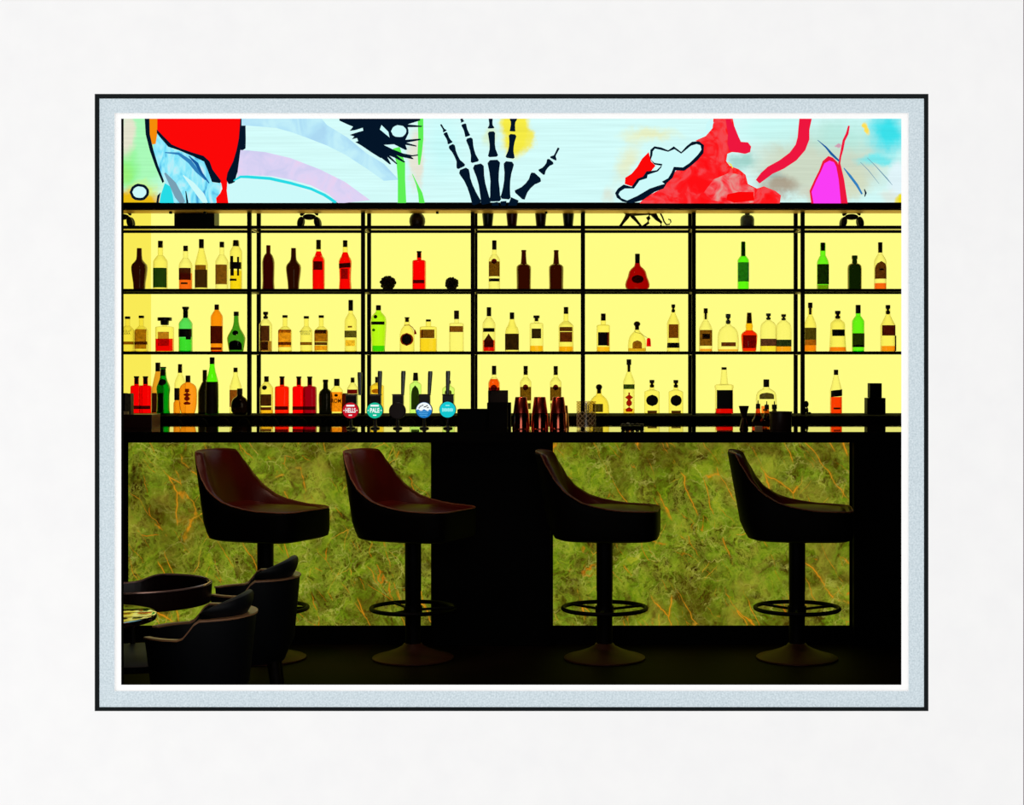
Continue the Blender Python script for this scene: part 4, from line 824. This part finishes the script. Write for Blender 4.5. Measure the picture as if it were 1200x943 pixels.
for px, py, nm, col, txt, hx, htop, lab, tilt in taps:
    r = empty('beer_tap', (X(px, YT), YT, ZC), lab, 'beer tap', 'beer taps on the bar')
    zc = Z(py, YT)-ZC; q = MB()
    q.lathe([(.026, 0), (.026, .006), (.012, .012), (.0085, .02), (.0085, zc-.03), (.011, zc-.02), (.011, zc+.01)], n=20); q.mk('column', GUN, r, smooth=True)
    q = MB(); zt = Z(463, YT)-ZC; q.box(-6.4*KT, 6.4*KT, .004, .05, zc-.02, zt); q.box(-7*KT, 7*KT, .002, .054, zt, zt+.006); q.mk('collar', pbr('tap_collar', (.02, .012, .01), .3, .3), r, bevel=.003)
    q = MB()
    rb = 9.9*KT
    def disc(q, cx, cz, rx, rz, y0, y1, n=40):
        q.rings([[(cx+rx*f*cos(2*pi*a/n), y, cz+rz*f*sin(2*pi*a/n)) for a in range(n)] for f, y in ((.96, y1), (1, y1-.002), (1, y0+.002), (.95, y0))])
    disc(q, 0, zc, rb, rb, -.016, .0); q.mk('badge_housing', pbr('badge_rim', (.05, .03, .03), .3, .5), r, smooth=True)
    q = MB(); disc(q, 0, zc, rb*.93, rb*.93, -.019, -.0158)
    fc = q.mk('badge_face', badge_mats(col) if nm != 'dark' else pbr('badge_dark', col, .4), r)
    yf = -.0196
    if nm in ('red', 'teal'):
        t = text_mesh('lettering', txt, 7.4*KT, WHT, fc, (0, yf, zc-.001), .62 if nm == 'red' else .7, .0010)
        q = MB(); q.box(-4.8*KT, 4.8*KT, yf-.0003, yf+.0003, zc+4.6*KT, zc+6.6*KT); q.box(-2*KT, 2*KT, yf-.0003, yf+.0003, zc-6.2*KT, zc-4.9*KT)
        q.box(-8.2*KT, -7*KT, yf-.0003, yf+.0003, zc-.5*KT, zc+.5*KT); q.box(7*KT, 8.2*KT, yf-.0003, yf+.0003, zc-.5*KT, zc+.5*KT); q.mk('badge_print', WHT, fc)
    if nm == 'cyan':
        q = MB()
        for i, (a, b_, h) in enumerate([(-6.2, -4.9, 2.4), (-4.6, -3.3, 1.9), (-3, -1.6, 2.2), (-1.3, .2, 1.8), (.5, 1.6, 2.3), (1.9, 3.3, 1.9), (3.6, 4.9, 2.2), (5.1, 6.3, 1.8)]):
            q.box(a*KT, b_*KT, yf-.0003, yf+.0003, zc-h*KT, zc+(h-.4)*KT)
        q.box(-2.4*KT, 2.4*KT, yf-.0003, yf+.0003, zc+4.4*KT, zc+5.6*KT); q.mk('badge_print', emit('badge_pale_cyan', s2l((150, 240, 240))), fc)
    if nm == 'blue':
        q = MB(); n = 24
        pts = [(rb*.9*cos(pi*a/n), zc+rb*.9*sin(pi*a/n)) for a in range(n+1)]+[(-rb*.9*(1-2*a/8), zc+.8*KT*(1.5*sin(a*1.9))) for a in range(1, 8)]
        q.rings([[(x, y, z) for x, z in pts] for y in (yf+.0003, yf-.0003)]); q.mk('badge_print', WHT, fc)
        q = MB()
        for (x, z, w) in ((-4, 4.4, 3), (-1.6, 5.6, 2.4), (1.4, 4, 4), (3.6, 5.2, 2), (-5.5, 2.6, 2), (4.6, 3, 2.6)):
            q.ball((x*KT, yf-.0006, zc+z*KT), w*KT/2, .0004, .6*KT, 10, 6, rot=.3)
        q.mk('badge_print', pbr('ink_print', (.01, .015, .03), .5), fc)
        q = MB()
        for j in range(3):
            q.tube([((-7+j+a*1.5)*KT, yf-.0006, zc+(-2-2.1*j+.5*sin(a*1.7+j))*KT) for a in range(int(10-j*1.4))], .0014, 6)
        q.mk('badge_print', emit('badge_sky', s2l((110, 190, 235))), fc)
    hz0 = zt; hz1 = Z(htop, YT)-ZC; hx0 = (hx-px)*KT
    q = MB(); sec = []
    for t in (0, .1, .3, .6, .9, 1):
        wv = (.009+.0045*t)*(1 if 0 < t < 1 else .85); cxx = hx0-tilt*.03*(1-t)*4*.3-(1-t)*.004; z = hz0+(hz1-hz0)*t
        sec.append([(cxx+se(wv, cos(2*pi*a/16), 3), .028+se(.011, sin(2*pi*a/16), 3), z) for a in range(16)])
    q.rings(sec); q.mk('handle', pbr('tap_handle', (.2, .22, .2), .3, .6), r, smooth=True)

# copper tins
COP = pbr('copper_tin', (.55, .06, .035), .3, 1.0)
COP2 = pbr('polished_copper_tin', (.75, .16, .10), .13, 1.0)
for i, (px, lab) in enumerate(((610.6, 'upturned copper cocktail tin nearest the black napkin holder'), (632.6, 'upturned copper cocktail tin in the middle of three'), (654.2, 'upturned copper cocktail tin nearest the cut glass'))):
    y = 8.45; kk = y/F; h = Z(465, y)-ZC
    r = empty('cocktail_tin', (X(px, y), y, ZC), lab, 'cocktail tin', 'copper tins on the bar')
    q = MB(); q.lathe([(10.4*kk, 0), (10.6*kk, .002), (10.2*kk, .004), (9.6*kk, h*.47), (9.3*kk, h*.5)], n=36); q.mk('lower_tin', COP2, r, smooth=True)
    q = MB(); q.lathe([(9.0*kk, h*.44), (9.1*kk, h*.5), (9.1*kk, h*.52), (6.8*kk, h-.003), (6.3*kk, h)], n=36); q.mk('upper_tin', COP, r, smooth=True)
# a paler tin half hidden behind
q = MB(); kk = 8.62/F; q.lathe([(7.5*kk, 0), (7.2*kk, .03), (5.6*kk, 26*kk)], n=30); tag(q.mk('cocktail_tin', pbr('copper_tin_light', (.45, .12, .05), .3, 1.0), None, True, loc=(X(659.5, 8.62), 8.62, ZC)), 'shorter copper tin half hidden behind the right-hand tin', 'cocktail tin', 'copper tins on the bar')

# cut crystal mixing glass with dark straws
m, N, L = newmat('cut_crystal')
tc = N.new('ShaderNodeTexCoord'); fac = None
for sgn in (1, -1):
    mp = N.new('ShaderNodeMapping'); mp.inputs['Rotation'].default_value = (0, sgn*.85, 0); L.new(tc.outputs['Object'], mp.inputs['Vector'])
    w = N.new('ShaderNodeTexWave'); w.inputs['Scale'].default_value = 28; L.new(mp.outputs[0], w.inputs['Vector'])
    p = N.new('ShaderNodeMath'); p.operation = 'POWER'; p.inputs[1].default_value = 3; L.new(w.outputs['Fac'], p.inputs[0])
    if fac is None: fac = p
    else:
        a = N.new('ShaderNodeMath'); a.operation = 'MAXIMUM'; L.new(fac.outputs[0], a.inputs[0]); L.new(p.outputs[0], a.inputs[1]); fac = a
cr = N.new('ShaderNodeMix'); cr.data_type = 'RGBA'; cr.inputs[6].default_value = (.8, .74, .66, 1); cr.inputs[7].default_value = (1, .93, .8, 1); L.new(fac.outputs[0], cr.inputs[0])
t = N.new('ShaderNodeBsdfTransparent'); L.new(cr.outputs[2], t.inputs[0]); g_ = N.new('ShaderNodeBsdfGlossy'); g_.inputs['Roughness'].default_value = .1
mx = N.new('ShaderNodeMixShader'); mx.inputs[0].default_value = .12; L.new(t.outputs[0], mx.inputs[1]); L.new(g_.outputs[0], mx.inputs[2]); outp(N, L, mx.outputs[0])
y = 8.45; kk = y/F
r = empty('mixing_glass', (X(687, y), y, ZC), 'cut crystal mixing glass with crosshatch facets holding dark straws', 'glass')
hh = Z(470, y)-ZC; rg = 11.6*kk
q = MB(); q.lathe([(rg*.9, 0), (rg*.96, .003), (rg*.96, hh*.62), (rg, hh*.66), (rg, hh), (rg*.93, hh), (rg*.9, hh*.66), (rg*.86, .012), (.002, .01)], n=40); q.mk('glass_body', m, r, smooth=True)
q = MB()
for s_ in (1, -1):
    for j in range(11):
        a0 = 2*pi*j/11
        q.tube([(rg*.985*cos(a0+s_*t_*.5), rg*.985*sin(a0+s_*t_*.5), .006+hh*.6*t_/4) for t_ in range(5)], .0011, 5)
q.mk('cut_facets', pbr('facet_tan', (.55, .42, .25), .3), r, smooth=True)
random.seed(3); q = MB()
for j in range(6):
    a, rr_ = random.random()*2*pi, random.random()*rg*.72; b_ = random.random()*2*pi
    q.tube([(rr_*cos(a)*.5, rr_*sin(a)*.5, .014), (rr_*cos(a)*1.15, rr_*sin(a)*1.15, hh*(.86+.1*random.random()))], .0026, 6)
q.mk('straws', BLACK, r)

# black napkin caddy and stacked holders
def blk(name, lab, cat, px0, px1, py, y, d, mat=BLACK, z=ZC, **kw):
    x0, x1 = X(px0, y), X(px1, y); h = Z(py, y)-z
    r = empty(name, ((x0+x1)/2, y, z), lab, cat, **kw); w = (x1-x0)/2
    return r, w, h, d
r, w, h, d = blk('bar_caddy', 'low wide black bar caddy right of the beer taps', 'caddy', 537, 573, 479.2, 8.62, .16)
q = MB(); q.box(-w, w, -.08, -.074, 0, h); q.box(-w, w, .074, .08, 0, h); q.box(-w, -w+.006, -.0739, .0739, 0, h); q.box(w-.006, w, -.0739, .0739, 0, h); q.box(-w+.0061, w-.0061, -.0739, .0739, 0, .006); q.mk('tray_body', BLACK, r)
q = MB(); q.box(-w*.02, w*.02, -.0738, .0738, .0062, h*.95); q.mk('divider', BLACK, r)
q = MB(); q.box(-w*.9, -w*.1, -.06, .06, .0062, h*.8); q.mk('napkin_stack', pbr('black_napkins', (.012, .006, .005), .9), r, bevel=.002)
r, w, h, d = blk('napkin_holder', 'tall black napkin holder between the bar caddy and the copper tins', 'holder', 572.5, 595, 457.3, 8.5, .12)
h2 = Z(471, 8.5)-ZC
q = MB(); q.box(-w, w, -.05, .05, 0, .008); q.box(-w, w, .042, .05, .0081, h); q.box(-w, -w+.005, -.05, .0419, .0081, h); q.box(-w, w, -.05, -.044, .0081, h2); q.mk('holder_body', BLACK, r, bevel=.001)
q = MB()
for j in range(6): q.box(-w+.008+j*.0005, w-.002, -.04+j*.0125, -.031+j*.0125, .0083, h*(.9+.015*j))
q.mk('napkin_stack', pbr('black_napkins', (.012, .006, .005), .9, bump=.4), r)
o = MB().box(-14*KT, 14*KT, -.05, .05, 0, Z(471.5, 8.66)-ZC).mk('menu_block', BLACK, None, bevel=.002, loc=(X(585, 8.66), 8.66, ZC)); tag(o, 'black block directly behind the tall napkin holder', 'block')

# jigger, bitters, ice bucket at the right
y = 8.4; kk = y/F
q = MB(); h = Z(475.5, y)-ZC; q.lathe([(5.2*kk, 0), (5.4*kk, .001), (2.6*kk, h*.44), (2.3*kk, h*.47), (2.6*kk, h*.5), (6*kk, h-.001), (5.8*kk, h), (2*kk, h*.55)], n=30)
tag(q.mk('jigger', pbr('bronze_jigger', (.06, .03, .02), .25, 1), None, True, loc=(X(871.7, y), y, ZC)), 'hourglass-shaped dark bronze jigger on the bar, left of the dasher bottles', 'jigger')
for px, c, lab, top, yy in ((888.3, (.75, .06, .01), 'orange-red bitters bottle with dark dasher cap beside the jigger', 473, 8.5), (898.5, (.5, .3, .1), 'pale brown bitters bottle partly behind the dark bucket', 474, 8.62)):
    kk = yy/F; h = Z(top, yy)-ZC
    r = empty('bitters_bottle', (X(px, yy), yy, ZC), lab, 'bottle', 'bitters bottles on the bar')
    q = MB(); q.lathe([(7*kk, 0), (7.4*kk, .004), (7.2*kk, h*.34), (5*kk, h*.44), (3.2*kk, h*.6), (2.4*kk, h*.78), (2.4*kk, h*.8)], n=26); q.mk('glass_body', glass(c, .6), r, smooth=True)
    q = MB(); q.lathe([(2.6*kk, h*.8), (2.7*kk, h*.81), (2.5*kk, h), (.7*kk, h+.001), (.5*kk, h+4*kk)], n=18); q.mk('dasher_cap', pbr('dasher_cap', (.015, .008, .006), .4), r, smooth=True)
    q = MB(); q.lathe([(7.5*kk, h*.08), (7.5*kk, h*.28)], n=26); q.mk('paper_label', paper((.1, .03, .01)), r, smooth=True)
for px, lab in ((907.5, 'small dark bitters bottle rising just behind the bucket'),):
    kk = 8.62/F; h = Z(474, 8.62)-ZC; r = empty('bitters_bottle', (X(px, 8.64), 8.64, ZC), lab, 'bottle', 'bitters bottles on the bar')
    q = MB(); q.lathe([(5*kk, 0), (5.2*kk, .004), (5*kk, h*.6), (2.4*kk, h*.75), (2.4*kk, h*.8)], n=24); q.mk('glass_body', glass((.03, .02, .01), .6), r, smooth=True)
    q = MB(); q.lathe([(3*kk, h*.8), (3*kk, h), (.7*kk, h+.001), (.5*kk, h+4*kk)], n=18); q.mk('dasher_cap', pbr('dasher_cap', (.015, .008, .006), .4), r, smooth=True)
y = 8.42; kk = y/F; h = Z(482, y)-ZC
r = empty('ice_bucket', (X(914.8, y), y, ZC), 'dark brown round bucket on the right half of the bar', 'bucket')
q = MB(); q.lathe([(12.4*kk, 0), (12.8*kk, .003), (13.1*kk, h-.008), (12.4*kk, h-.008), (12*kk, .01), (.002, .01)], n=36); q.mk('bucket_body', pbr('bucket_brown', (.022, .007, .005), .4), r, smooth=True)
q = MB(); q.lathe([(13.2*kk, h-.0079), (13.7*kk, h-.006), (13.7*kk, h-.001), (13.2*kk, h), (12.6*kk, h), (12.5*kk, h-.0079)], n=36); q.mk('rim', pbr('bucket_brown', (.022, .007, .005), .4), r, smooth=True)
y = 8.28; kk = y/F
q = MB(); q.box(-4.3*kk, 4.3*kk, -.014, .014, 0, .022); tag(q.mk('matchbox', pbr('pale_card', (.55, .4, .18), .6), None, bevel=.001, loc=(X(889, y), y, ZC)), 'small pale card box lying by the bucket on the bar', 'box')

# bowls on the far edge of the bar, left part
yb = 9.49; kk = yb/F; ZL = 1.0825
first = None
bowls = [(303, 'first of the row from the left'), (319.5, 'second of the row from the left'), (336.5, 'third of the row from the left'), (353, 'fourth of the row from the left'), (370, 'fifth of the row from the left'), (386.5, 'sixth of the row from the left'), (403, 'seventh of the row, under the red tap badge'), (432, 'under the teal tap badge'), (462, 'under the dark tap badge'), (480, 'between the dark and blue tap badges'), (512, 'between the blue and cyan tap badges'), (286, 'left of the first upright'), (262, 'below the clear bottle behind the black flask'), (236, 'below the green-necked bottle'), (206, 'below the orange flask')]
def bowl_h(): return Z(489.5, yb)-ZL
for i, (px, lab) in enumerate(bowls):
    h = bowl_h()
    q = MB(); rr_ = 8.2*kk
    q.lathe([(rr_, 0), (rr_*1.02, .003), (rr_*.98, h*.4), (rr_*.8, h*.75), (rr_*.45, h*.95), (rr_*.3, h*.96), (rr_*.3, h), (.002, h)], n=24)
    tag(q.mk('upturned_bowl', pbr('bowl_black', (.003, .003, .003), .9, spec=.05), None, True, loc=(X(px, yb), yb, ZL)), 'black upturned bowl behind the bar, '+lab, 'bowl', 'upturned bowls behind the bar')
# tin and tray at the far left
yb = 8.6; kk = yb/F
o = MB().box(X(120, yb)-X(151, yb), X(183, yb)-X(151, yb), -.09, .09, 0, Z(485, yb)-ZC).mk('serving_box', pbr('dark_wood', (.03, .008, .005), .3, noise=.4), None, bevel=.002, loc=(X(151, yb), yb, ZC)); tag(o, 'low dark wooden box at the left end of the bar', 'box')
zb_ = Z(485, yb)
r = empty('tea_tin', (X(148, yb), yb, zb_), 'dark tin with grey flower pattern standing on the low wooden box', 'tin')
hh = Z(460.5, yb)-zb_
q = MB(); q.box(-8*kk, 0, -.03, .03, 0, hh); q.mk('tin_body', BLACK, r, bevel=.002)
q = MB(); q.box(.0001, 7*kk, -.03, .03, 0, hh-.002); q.mk('patterned_side', pbr('flower_print', (.08, .075, .05), .5, noise=.95, nscale=90), r, bevel=.001)
q = MB(); q.box(-3*kk, 3*kk, -.012, .012, 0, 3.4*kk); tag(q.mk('sugar_packet', pbr('pale_card', (.55, .4, .18), .6), None, bevel=.001, loc=(X(147.5, yb-.06), yb-.06, zb_)), 'small pale packet in front of the flower-patterned tin', 'packet')
# small clutter on the bar top right of the mixing glass
random.seed(11)
y = 8.6; kk = y/F
r = empty('garnish_tray', (X(741, y), y, ZC), 'flat dark garnish tray on the bar right of the cut glass', 'tray')
q = MB(); q.box(-13*kk, 13*kk, -.06, .06, 0, .012); q.mk('tray_base', BLACK, r, bevel=.002)
for j, px in enumerate((-11, -6, 0, 6, 11)):
    q = MB(); q.ball((px*kk, -.01+.02*(j % 2), .0185), .012, .012, .0065, 12, 8); q.mk('garnish', pbr('garnish_brown', (.05, .03, .01), .5), r, smooth=True)
q = MB(); q.ball((0, 0, .012), .012, .012, .012, 14, 10); tag(q.mk('lychee', pbr('pale_fruit', (.5, .42, .35), .5), None, True, loc=(X(736, 8.76), 8.76, ZC+.0002)), 'small pale ball behind the garnish tray on the bar', 'ball')
# ================================================================== bar stools
LEATH = pbr('red_brown_leather', (.10, .006, .004), .38, spec=.35, noise=.35, nscale=9, bump=.3, bscale=120)
SHELLM = pbr('black_leather_shell', (.0025, .002, .002), .6, spec=.08, bump=.3, bscale=120)
POSTM = pbr('black_steel', (.0025, .0022, .0022), .5, spec=.15)
BASEM = pbr('brushed_bronze_base', (.09, .024, .012), .5, .2)
PIPE = pbr('rim_highlight_tan', (.30, .10, .04), .5)  # tan tone stands in for the highlight line along the seat rim
def rim_h(s):
    pts = [(0, .292), (.06, .285), (.12, .22), (.2, .145), (.28, .092), (.4, .048), (.55, .02), (.7, .006), (1, 0)]
    for (a, ha), (b_, hb) in zip(pts, pts[1:]):
        if s <= b_:
            t = (s-a)/(b_-a); t = t*t*(3-2*t)*.35+t*.65; return ha+(hb-ha)*t
    return 0
def make_stool(label, x, rz):
    YS = 7.8
    r = empty('bar_stool', (x, YS, 0), label, 'bar stool', 'bar stools along the counter', rz)
    A, Bw, E, n, ox = .315, .245, 3.0, 72, -.035
    zs = .762
    def plan(th, off=0.0, sx=0.0):
        c, s_ = cos(th), sin(th); e = E+(2.5 if c > 0 else 0)*c
        return (se(A-off, c, e)+ox+sx, se(Bw-off, s_, e))
    def frac(th): return (se(1, cos(th), E)+1)/2
    ths = [2*pi*k/n for k in range(n)]
    def ring(off, zf, lean=0.0, soft=1):
        out = []
        for th in ths:
            f = frac(th); x_, y_ = plan(th, off)
            z = zf(f)
            x_ += lean*(1-f)**2
            out.append((x_, y_, z))
        return out
    rimz = lambda f: zs+rim_h(f)
    leanf = .10
    R = [ring(.03, lambda f: .612, leanf), ring(.006, lambda f: .622, leanf*.95), ring(0, lambda f: .65, leanf*.85),
         ring(0, lambda f: .70, leanf*.62), ring(0, lambda f: .70+(rimz(f)-.70)*.5, leanf*.3), ring(0, lambda f: rimz(f)-.008, 0), ring(.006, rimz, 0)]
    q = MB(); q.rings(R, True, False); q.mk('seat_shell', SHELLM, r, smooth=True)
    # inner upholstery: down the inside of the back and across the seat
    inn = [ring(.006, rimz, 0), ring(.022, lambda f: rimz(f)+.002, 0), ring(.036, lambda f: rimz(f)-.008, .004)]
    for t in (.25, .5, .75, .92):
        inn.append(ring(.036+.02*t, lambda f, t=t: (rimz(f)-.008)*(1-t)+(zs+.002)*t, .01+.075*t))
    inn.append(ring(.075, lambda f: zs+.004, .11))
    for sc_, dz in ((.8, .010), (.6, .014), (.35, .016), (.1, .016)):
        base = inn[-1] if sc_ == .8 else base0
        if sc_ == .8: base0 = base
        mx_ = sum(p[0] for p in base0)/n
        inn.append([(mx_+(p[0]-mx_)*sc_, p[1]*sc_, zs+dz) for p in base0])
    q = MB(); q.rings(inn, False, True); q.mk('seat_cushion', LEATH, r, smooth=True)
    q = MB(); q.tube([(p[0], p[1], p[2]+.001) for p in ring(.004, rimz, 0)], .0035, 8, closed=True); q.mk('highlight_piping', PIPE, r, smooth=True)
    q = MB(); q.lathe([(.11, .598), (.115, .600), (.115, .611), (.10, .6115)], n=28); q.mk('mounting_plate', POSTM, r, smooth=True)
    q = MB(); q.lathe([(.040, .06), (.040, .34), (.0415, .345), (.0415, .5979)], n=28); q.mk('post', POSTM, r, smooth=True)
    q = MB(); q.tube([(.212*cos(2*pi*k/56), .212*sin(2*pi*k/56), .257) for k in range(56)], .0105, 10, closed=True)
    q.mk('foot_ring', POSTM, r, smooth=True)
    q = MB()
    for a in (0, 2*pi/3, 4*pi/3): q.tube([(.04*cos(a+.5), .04*sin(a+.5), .25), (.208*cos(a+.5), .208*sin(a+.5), .257)], .007, 8)
    q.lathe([(.0405, .235), (.047, .236), (.047, .268), (.0405, .269)], n=24); q.mk('ring_bracket', POSTM, r, smooth=True)
    q = MB(); q.lathe([(.198, 0), (.206, .003), (.206, .009), (.198, .013), (.15, .026), (.09, .048), (.055, .066), (.046, .078), (.0405, .08)], n=48); q.mk('base', BASEM, r, smooth=True)
    return r
YS = 7.8
make_stool('bar stool with red-brown bucket seat behind the armchairs, leftmost of the four stools', X(311, YS), -radians(24))
make_stool('red-brown bucket-seat bar stool overlapping the right edge of the left stone panel', X(484, YS), -radians(24))
make_stool('dark bar stool whose back merges with the black pilaster between the stone panels', X(708.5, YS), -radians(6))
make_stool('dark bar stool seen from the side, rightmost of the four', X(934, YS), -radians(8))

# ================================================================== armchairs and round table, lower left
CHB = pbr('navy_black_leather', (.004, .0045, .006), .5, spec=.2)
CHW = pbr('dark_walnut', (.42, .19, .08), .35, spec=.8, noise=.3, nscale=14)
CHL = pbr('dark_chair_leg', (.006, .003, .002), .5, spec=.1)
def make_chair(label, x, y, rz, R=.185, zarm=.645, zback=.70, zpad=.765, padc=-.6, seat=.46):
    """small tub armchair, faces local +x: solid shell with low arms and a higher back, flat wooden rim, rolled pad inside the back, four legs"""
    r = empty('armchair', (x, y, 0), label, 'armchair', 'armchairs at the lower left', rz)
    n = 56; th = [pi-2.55+5.1*k/n for k in range(n+1)]
    def zr(t):
        u = abs(t-pi); s_ = min(max((u-1.45)/.35, 0), 1); s_ = s_*s_*(3-2*s_)
        return zback+(zarm-zback)*s_
    q = MB(); rs = []
    for t in th:
        c, s_ = cos(t), sin(t); z = zr(t)-.003
        rs.append([(R*.72*c, R*.72*s_, .40), (R*.9*c, R*.9*s_, .47), (R*1.02*c, R*1.02*s_, z), ((R-.022)*c, (R-.022)*s_, z), ((R*.86-.02)*c, (R*.86-.02)*s_, .47), ((R*.7-.02)*c, (R*.7-.02)*s_, .40)])
    q.rings(rs); q.mk('tub_shell', CHB, r, smooth=True)
    q = MB(); rs = []
    for t in th:
        c, s_ = cos(t), sin(t); z = zr(t); u = abs(t-pi); wd = .018+.03*max(0, 1-u/1.5)
        ro, ri = R*1.02+.004, R*1.02-wd
        rs.append([(ro*c, ro*s_, z-.0025), (ro*c, ro*s_, z+.003), (ri*c, ri*s_, z+.003), (ri*c, ri*s_, z-.0025)])
    q.rings(rs); q.mk('wooden_rim', CHW, r)
    q = MB(); rs = []; N_ = 24
    for k in range(N_+1):
        f = k/N_; t = pi+padc-.85+1.9*f; c, s_ = cos(t), sin(t)
        e_ = min(1, (sin(pi*min(max(f, .001), .999)))**.45); e_ = max(e_, .2)
        hh = .042+.016*f; cz = zback+.006+(zpad-zback-.03)*(.15+.85*f*f); rc = R*.80-.004; th_ = .033
        tilt = .022
        rs.append([((rc+th_*e_*cos(2*pi*j/16)+tilt*sin(2*pi*j/16))*c, (rc+th_*e_*cos(2*pi*j/16)+tilt*sin(2*pi*j/16))*s_, cz+hh*e_*sin(2*pi*j/16)) for j in range(16)])
    q.rings(rs); q.mk('back_pad', CHB, r, smooth=True)
    q = MB(); q.lathe([(R*.68, .385), (R*.70, .39), (R*.80, seat-.02), (R*.78, seat), (.01, seat+.008)], n=36); q.mk('seat', CHB, r, smooth=True)
    for a in (.75, -.75, pi-.7, pi+.7):
        c, s_ = cos(a), sin(a)
        q = MB(); q.tube([(R*.6*c, R*.6*s_, .39), (R*.98*c, R*.98*s_, 0.0)], [.024, .014], 10); q.mk('leg', CHL, r, smooth=True)
    return r
yc = 5.75; make_chair('dark padded armchair directly in front of the leftmost bar stool', X(296, yc), yc, radians(188), R=.172)
yc = 4.95; make_chair('dark blue-black armchair with tan rim, nearer and left of the other padded armchair', X(232, yc), yc, radians(188), R=.182, zarm=.63, zback=.69, zpad=.75)
yc = 5.5
xh = -1.278-.255
r = empty('hoop_back_chair', (xh, yc, 0), 'chair with wide curved dark hoop rail at the lower left edge', 'chair')
R = .25
q = MB(); rs = []
LAC = pbr('lacquered_dark_wood', (.012, .003, .0025), .3, spec=.35)
for k in range(49):
    t = -2.3+4.6*k/48; c, s_ = cos(t), sin(t)
    up = .03/(1+math.exp((cos(t)+.15)*-14))
    rs.append([(R*1.02*c, R*1.02*s_, .674+up), (R*c, R*s_, .637), ((R-.016)*c, (R-.016)*s_, .637), ((R-.016)*1.02*c, (R-.016)*1.02*s_, .674+up)])
q.rings(rs); q.mk('hoop_rail', LAC, r)
q = MB(); q.tube([tuple((u+v)/2+(.001 if i_ == 2 else 0) for i_, (u, v) in enumerate(zip(g_[0], g_[3]))) for g_ in rs], .0045, 8); q.mk('rail_highlight', pbr('rail_highlight_tan', (.6, .35, .28), .2, .6), r, smooth=True)  # pale tan tube paints the highlight along the top of the hoop
for a in (-2.25, -1.95, 1.95, 2.25):
    c, s_ = cos(a), sin(a)
    q = MB(); q.tube([((R-.008)*c, (R-.008)*s_, .638), ((R-.03)*c, (R-.03)*s_, .455)], [.008, .01], 8); q.mk('spindle', CHL, r, smooth=True)
q = MB(); q.lathe([(R*.9, .425), (R*.94, .43), (R*.94, .45), (R*.9, .455), (.01, .458)], n=36); q.mk('seat', CHB, r, smooth=True)
for a in (.75, -.75, pi-.75, pi+.75):
    q = MB(); q.tube([(R*.75*cos(a), R*.75*sin(a), .428), (R*.98*cos(a), R*.98*sin(a), 0)], [.02, .013], 10); q.mk('leg', CHL, r, smooth=True)
yt = 4.62
r = empty('round_table', (X(181, yt)-.23, yt, 0), 'glossy dark round table cut by the left edge, nearest the hoop-railed chair', 'table')
q = MB(); q.lathe([(.215, .715), (.228, .718), (.23, .724), (.228, .733), (.215, .735)], n=64); q.mk('table_top', pbr('glossy_table', (.012, .005, .004), .05, spec=1.0, coat=1), r, smooth=True)
q = MB(); q.lathe([(.16, 0), (.165, .012), (.03, .03), (.025, .05), (.025, .69), (.09, .7145)], n=32); q.mk('pedestal', CHL, r, smooth=True)

# ================================================================== light
w = bpy.data.worlds.new('World'); SC.world = w; w.use_nodes = True
w.node_tree.nodes['Background'].inputs[0].default_value = (1, .995, .985, 1); w.node_tree.nodes['Background'].inputs[1].default_value = 1.0
def area(name, loc, rot, size, power, col, sy=None):
    l = bpy.data.lights.new(name, 'AREA'); l.energy = power; l.color = col; l.size = size
    if sy: l.shape = 'RECTANGLE'; l.size_y = sy
    o = bpy.data.objects.new(name, l); COL.objects.link(o); o.location = loc; o.rotation_euler = rot; return o
def spot(name, loc, target, power, col, ang, blend=.6, rad=.05):
    from mathutils import Vector
    l = bpy.data.lights.new(name, 'SPOT'); l.energy = power; l.color = col; l.spot_size = radians(ang); l.spot_blend = blend; l.shadow_soft_size = rad
    o = bpy.data.objects.new(name, l); COL.objects.link(o); o.location = loc
    o.rotation_euler = (Vector(target)-Vector(loc)).to_track_quat('-Z', 'Y').to_euler(); return o
area('mat_fill_light', (-3.4, 1.6, .6), (radians(90), 0, radians(-55)), 1.6, 9, (1, 1, 1))  # added area lamp, grades the mat from brighter left to dimmer right
spot('downlight', (-1.35, 7.35, 3.5), (-1.45, 7.85, .8), 42, (1, .55, .35), 26)
spot('downlight', (-.6, 7.35, 3.5), (-.75, 7.85, .8), 36, (1, .55, .35), 24)
spot('downlight', (.6, 7.2, 3.5), (.7, 7.8, .5), 10, (1, .5, .3), 50)
spot('bar_fill_spot', (-.1, 7.6, 3.5), (-.16, 8.45, 1.2), 70, (1, .75, .6), 16)  # added spot to brighten the copper tins

spot('bar_fill_spot', (-1.0, 7.6, 3.5), (-.95, 8.5, 1.3), 25, (.9, 1, .85), 24)  # added spot to lift the dark tap handles
area('ceiling_light', (-1.6, 6.2, 3.55), (0, 0, 0), .5, 10, (1, .75, .55))
# ================================================================== camera
cam = bpy.data.cameras.new('Camera'); co = bpy.data.objects.new('Camera', cam); COL.objects.link(co)
co.location = (0, 0, CAMZ); co.rotation_euler = (radians(90), 0, 0)
cam.sensor_fit = 'HORIZONTAL'; cam.sensor_width = 36; cam.lens = F/1200*36
cam.shift_x = -(CX-600)/1200; cam.shift_y = (CY-471.5)/1200
cam.clip_start = .05; cam.clip_end = 100
SC.camera = co
SC.view_settings.view_transform = 'Standard'; SC.view_settings.look = 'None'; SC.view_settings.gamma = 1; SC.view_settings.use_curve_mapping = False
SC.view_settings.exposure = 0
SC.cycles.transparent_max_bounces = 48; SC.cycles.max_bounces = 10
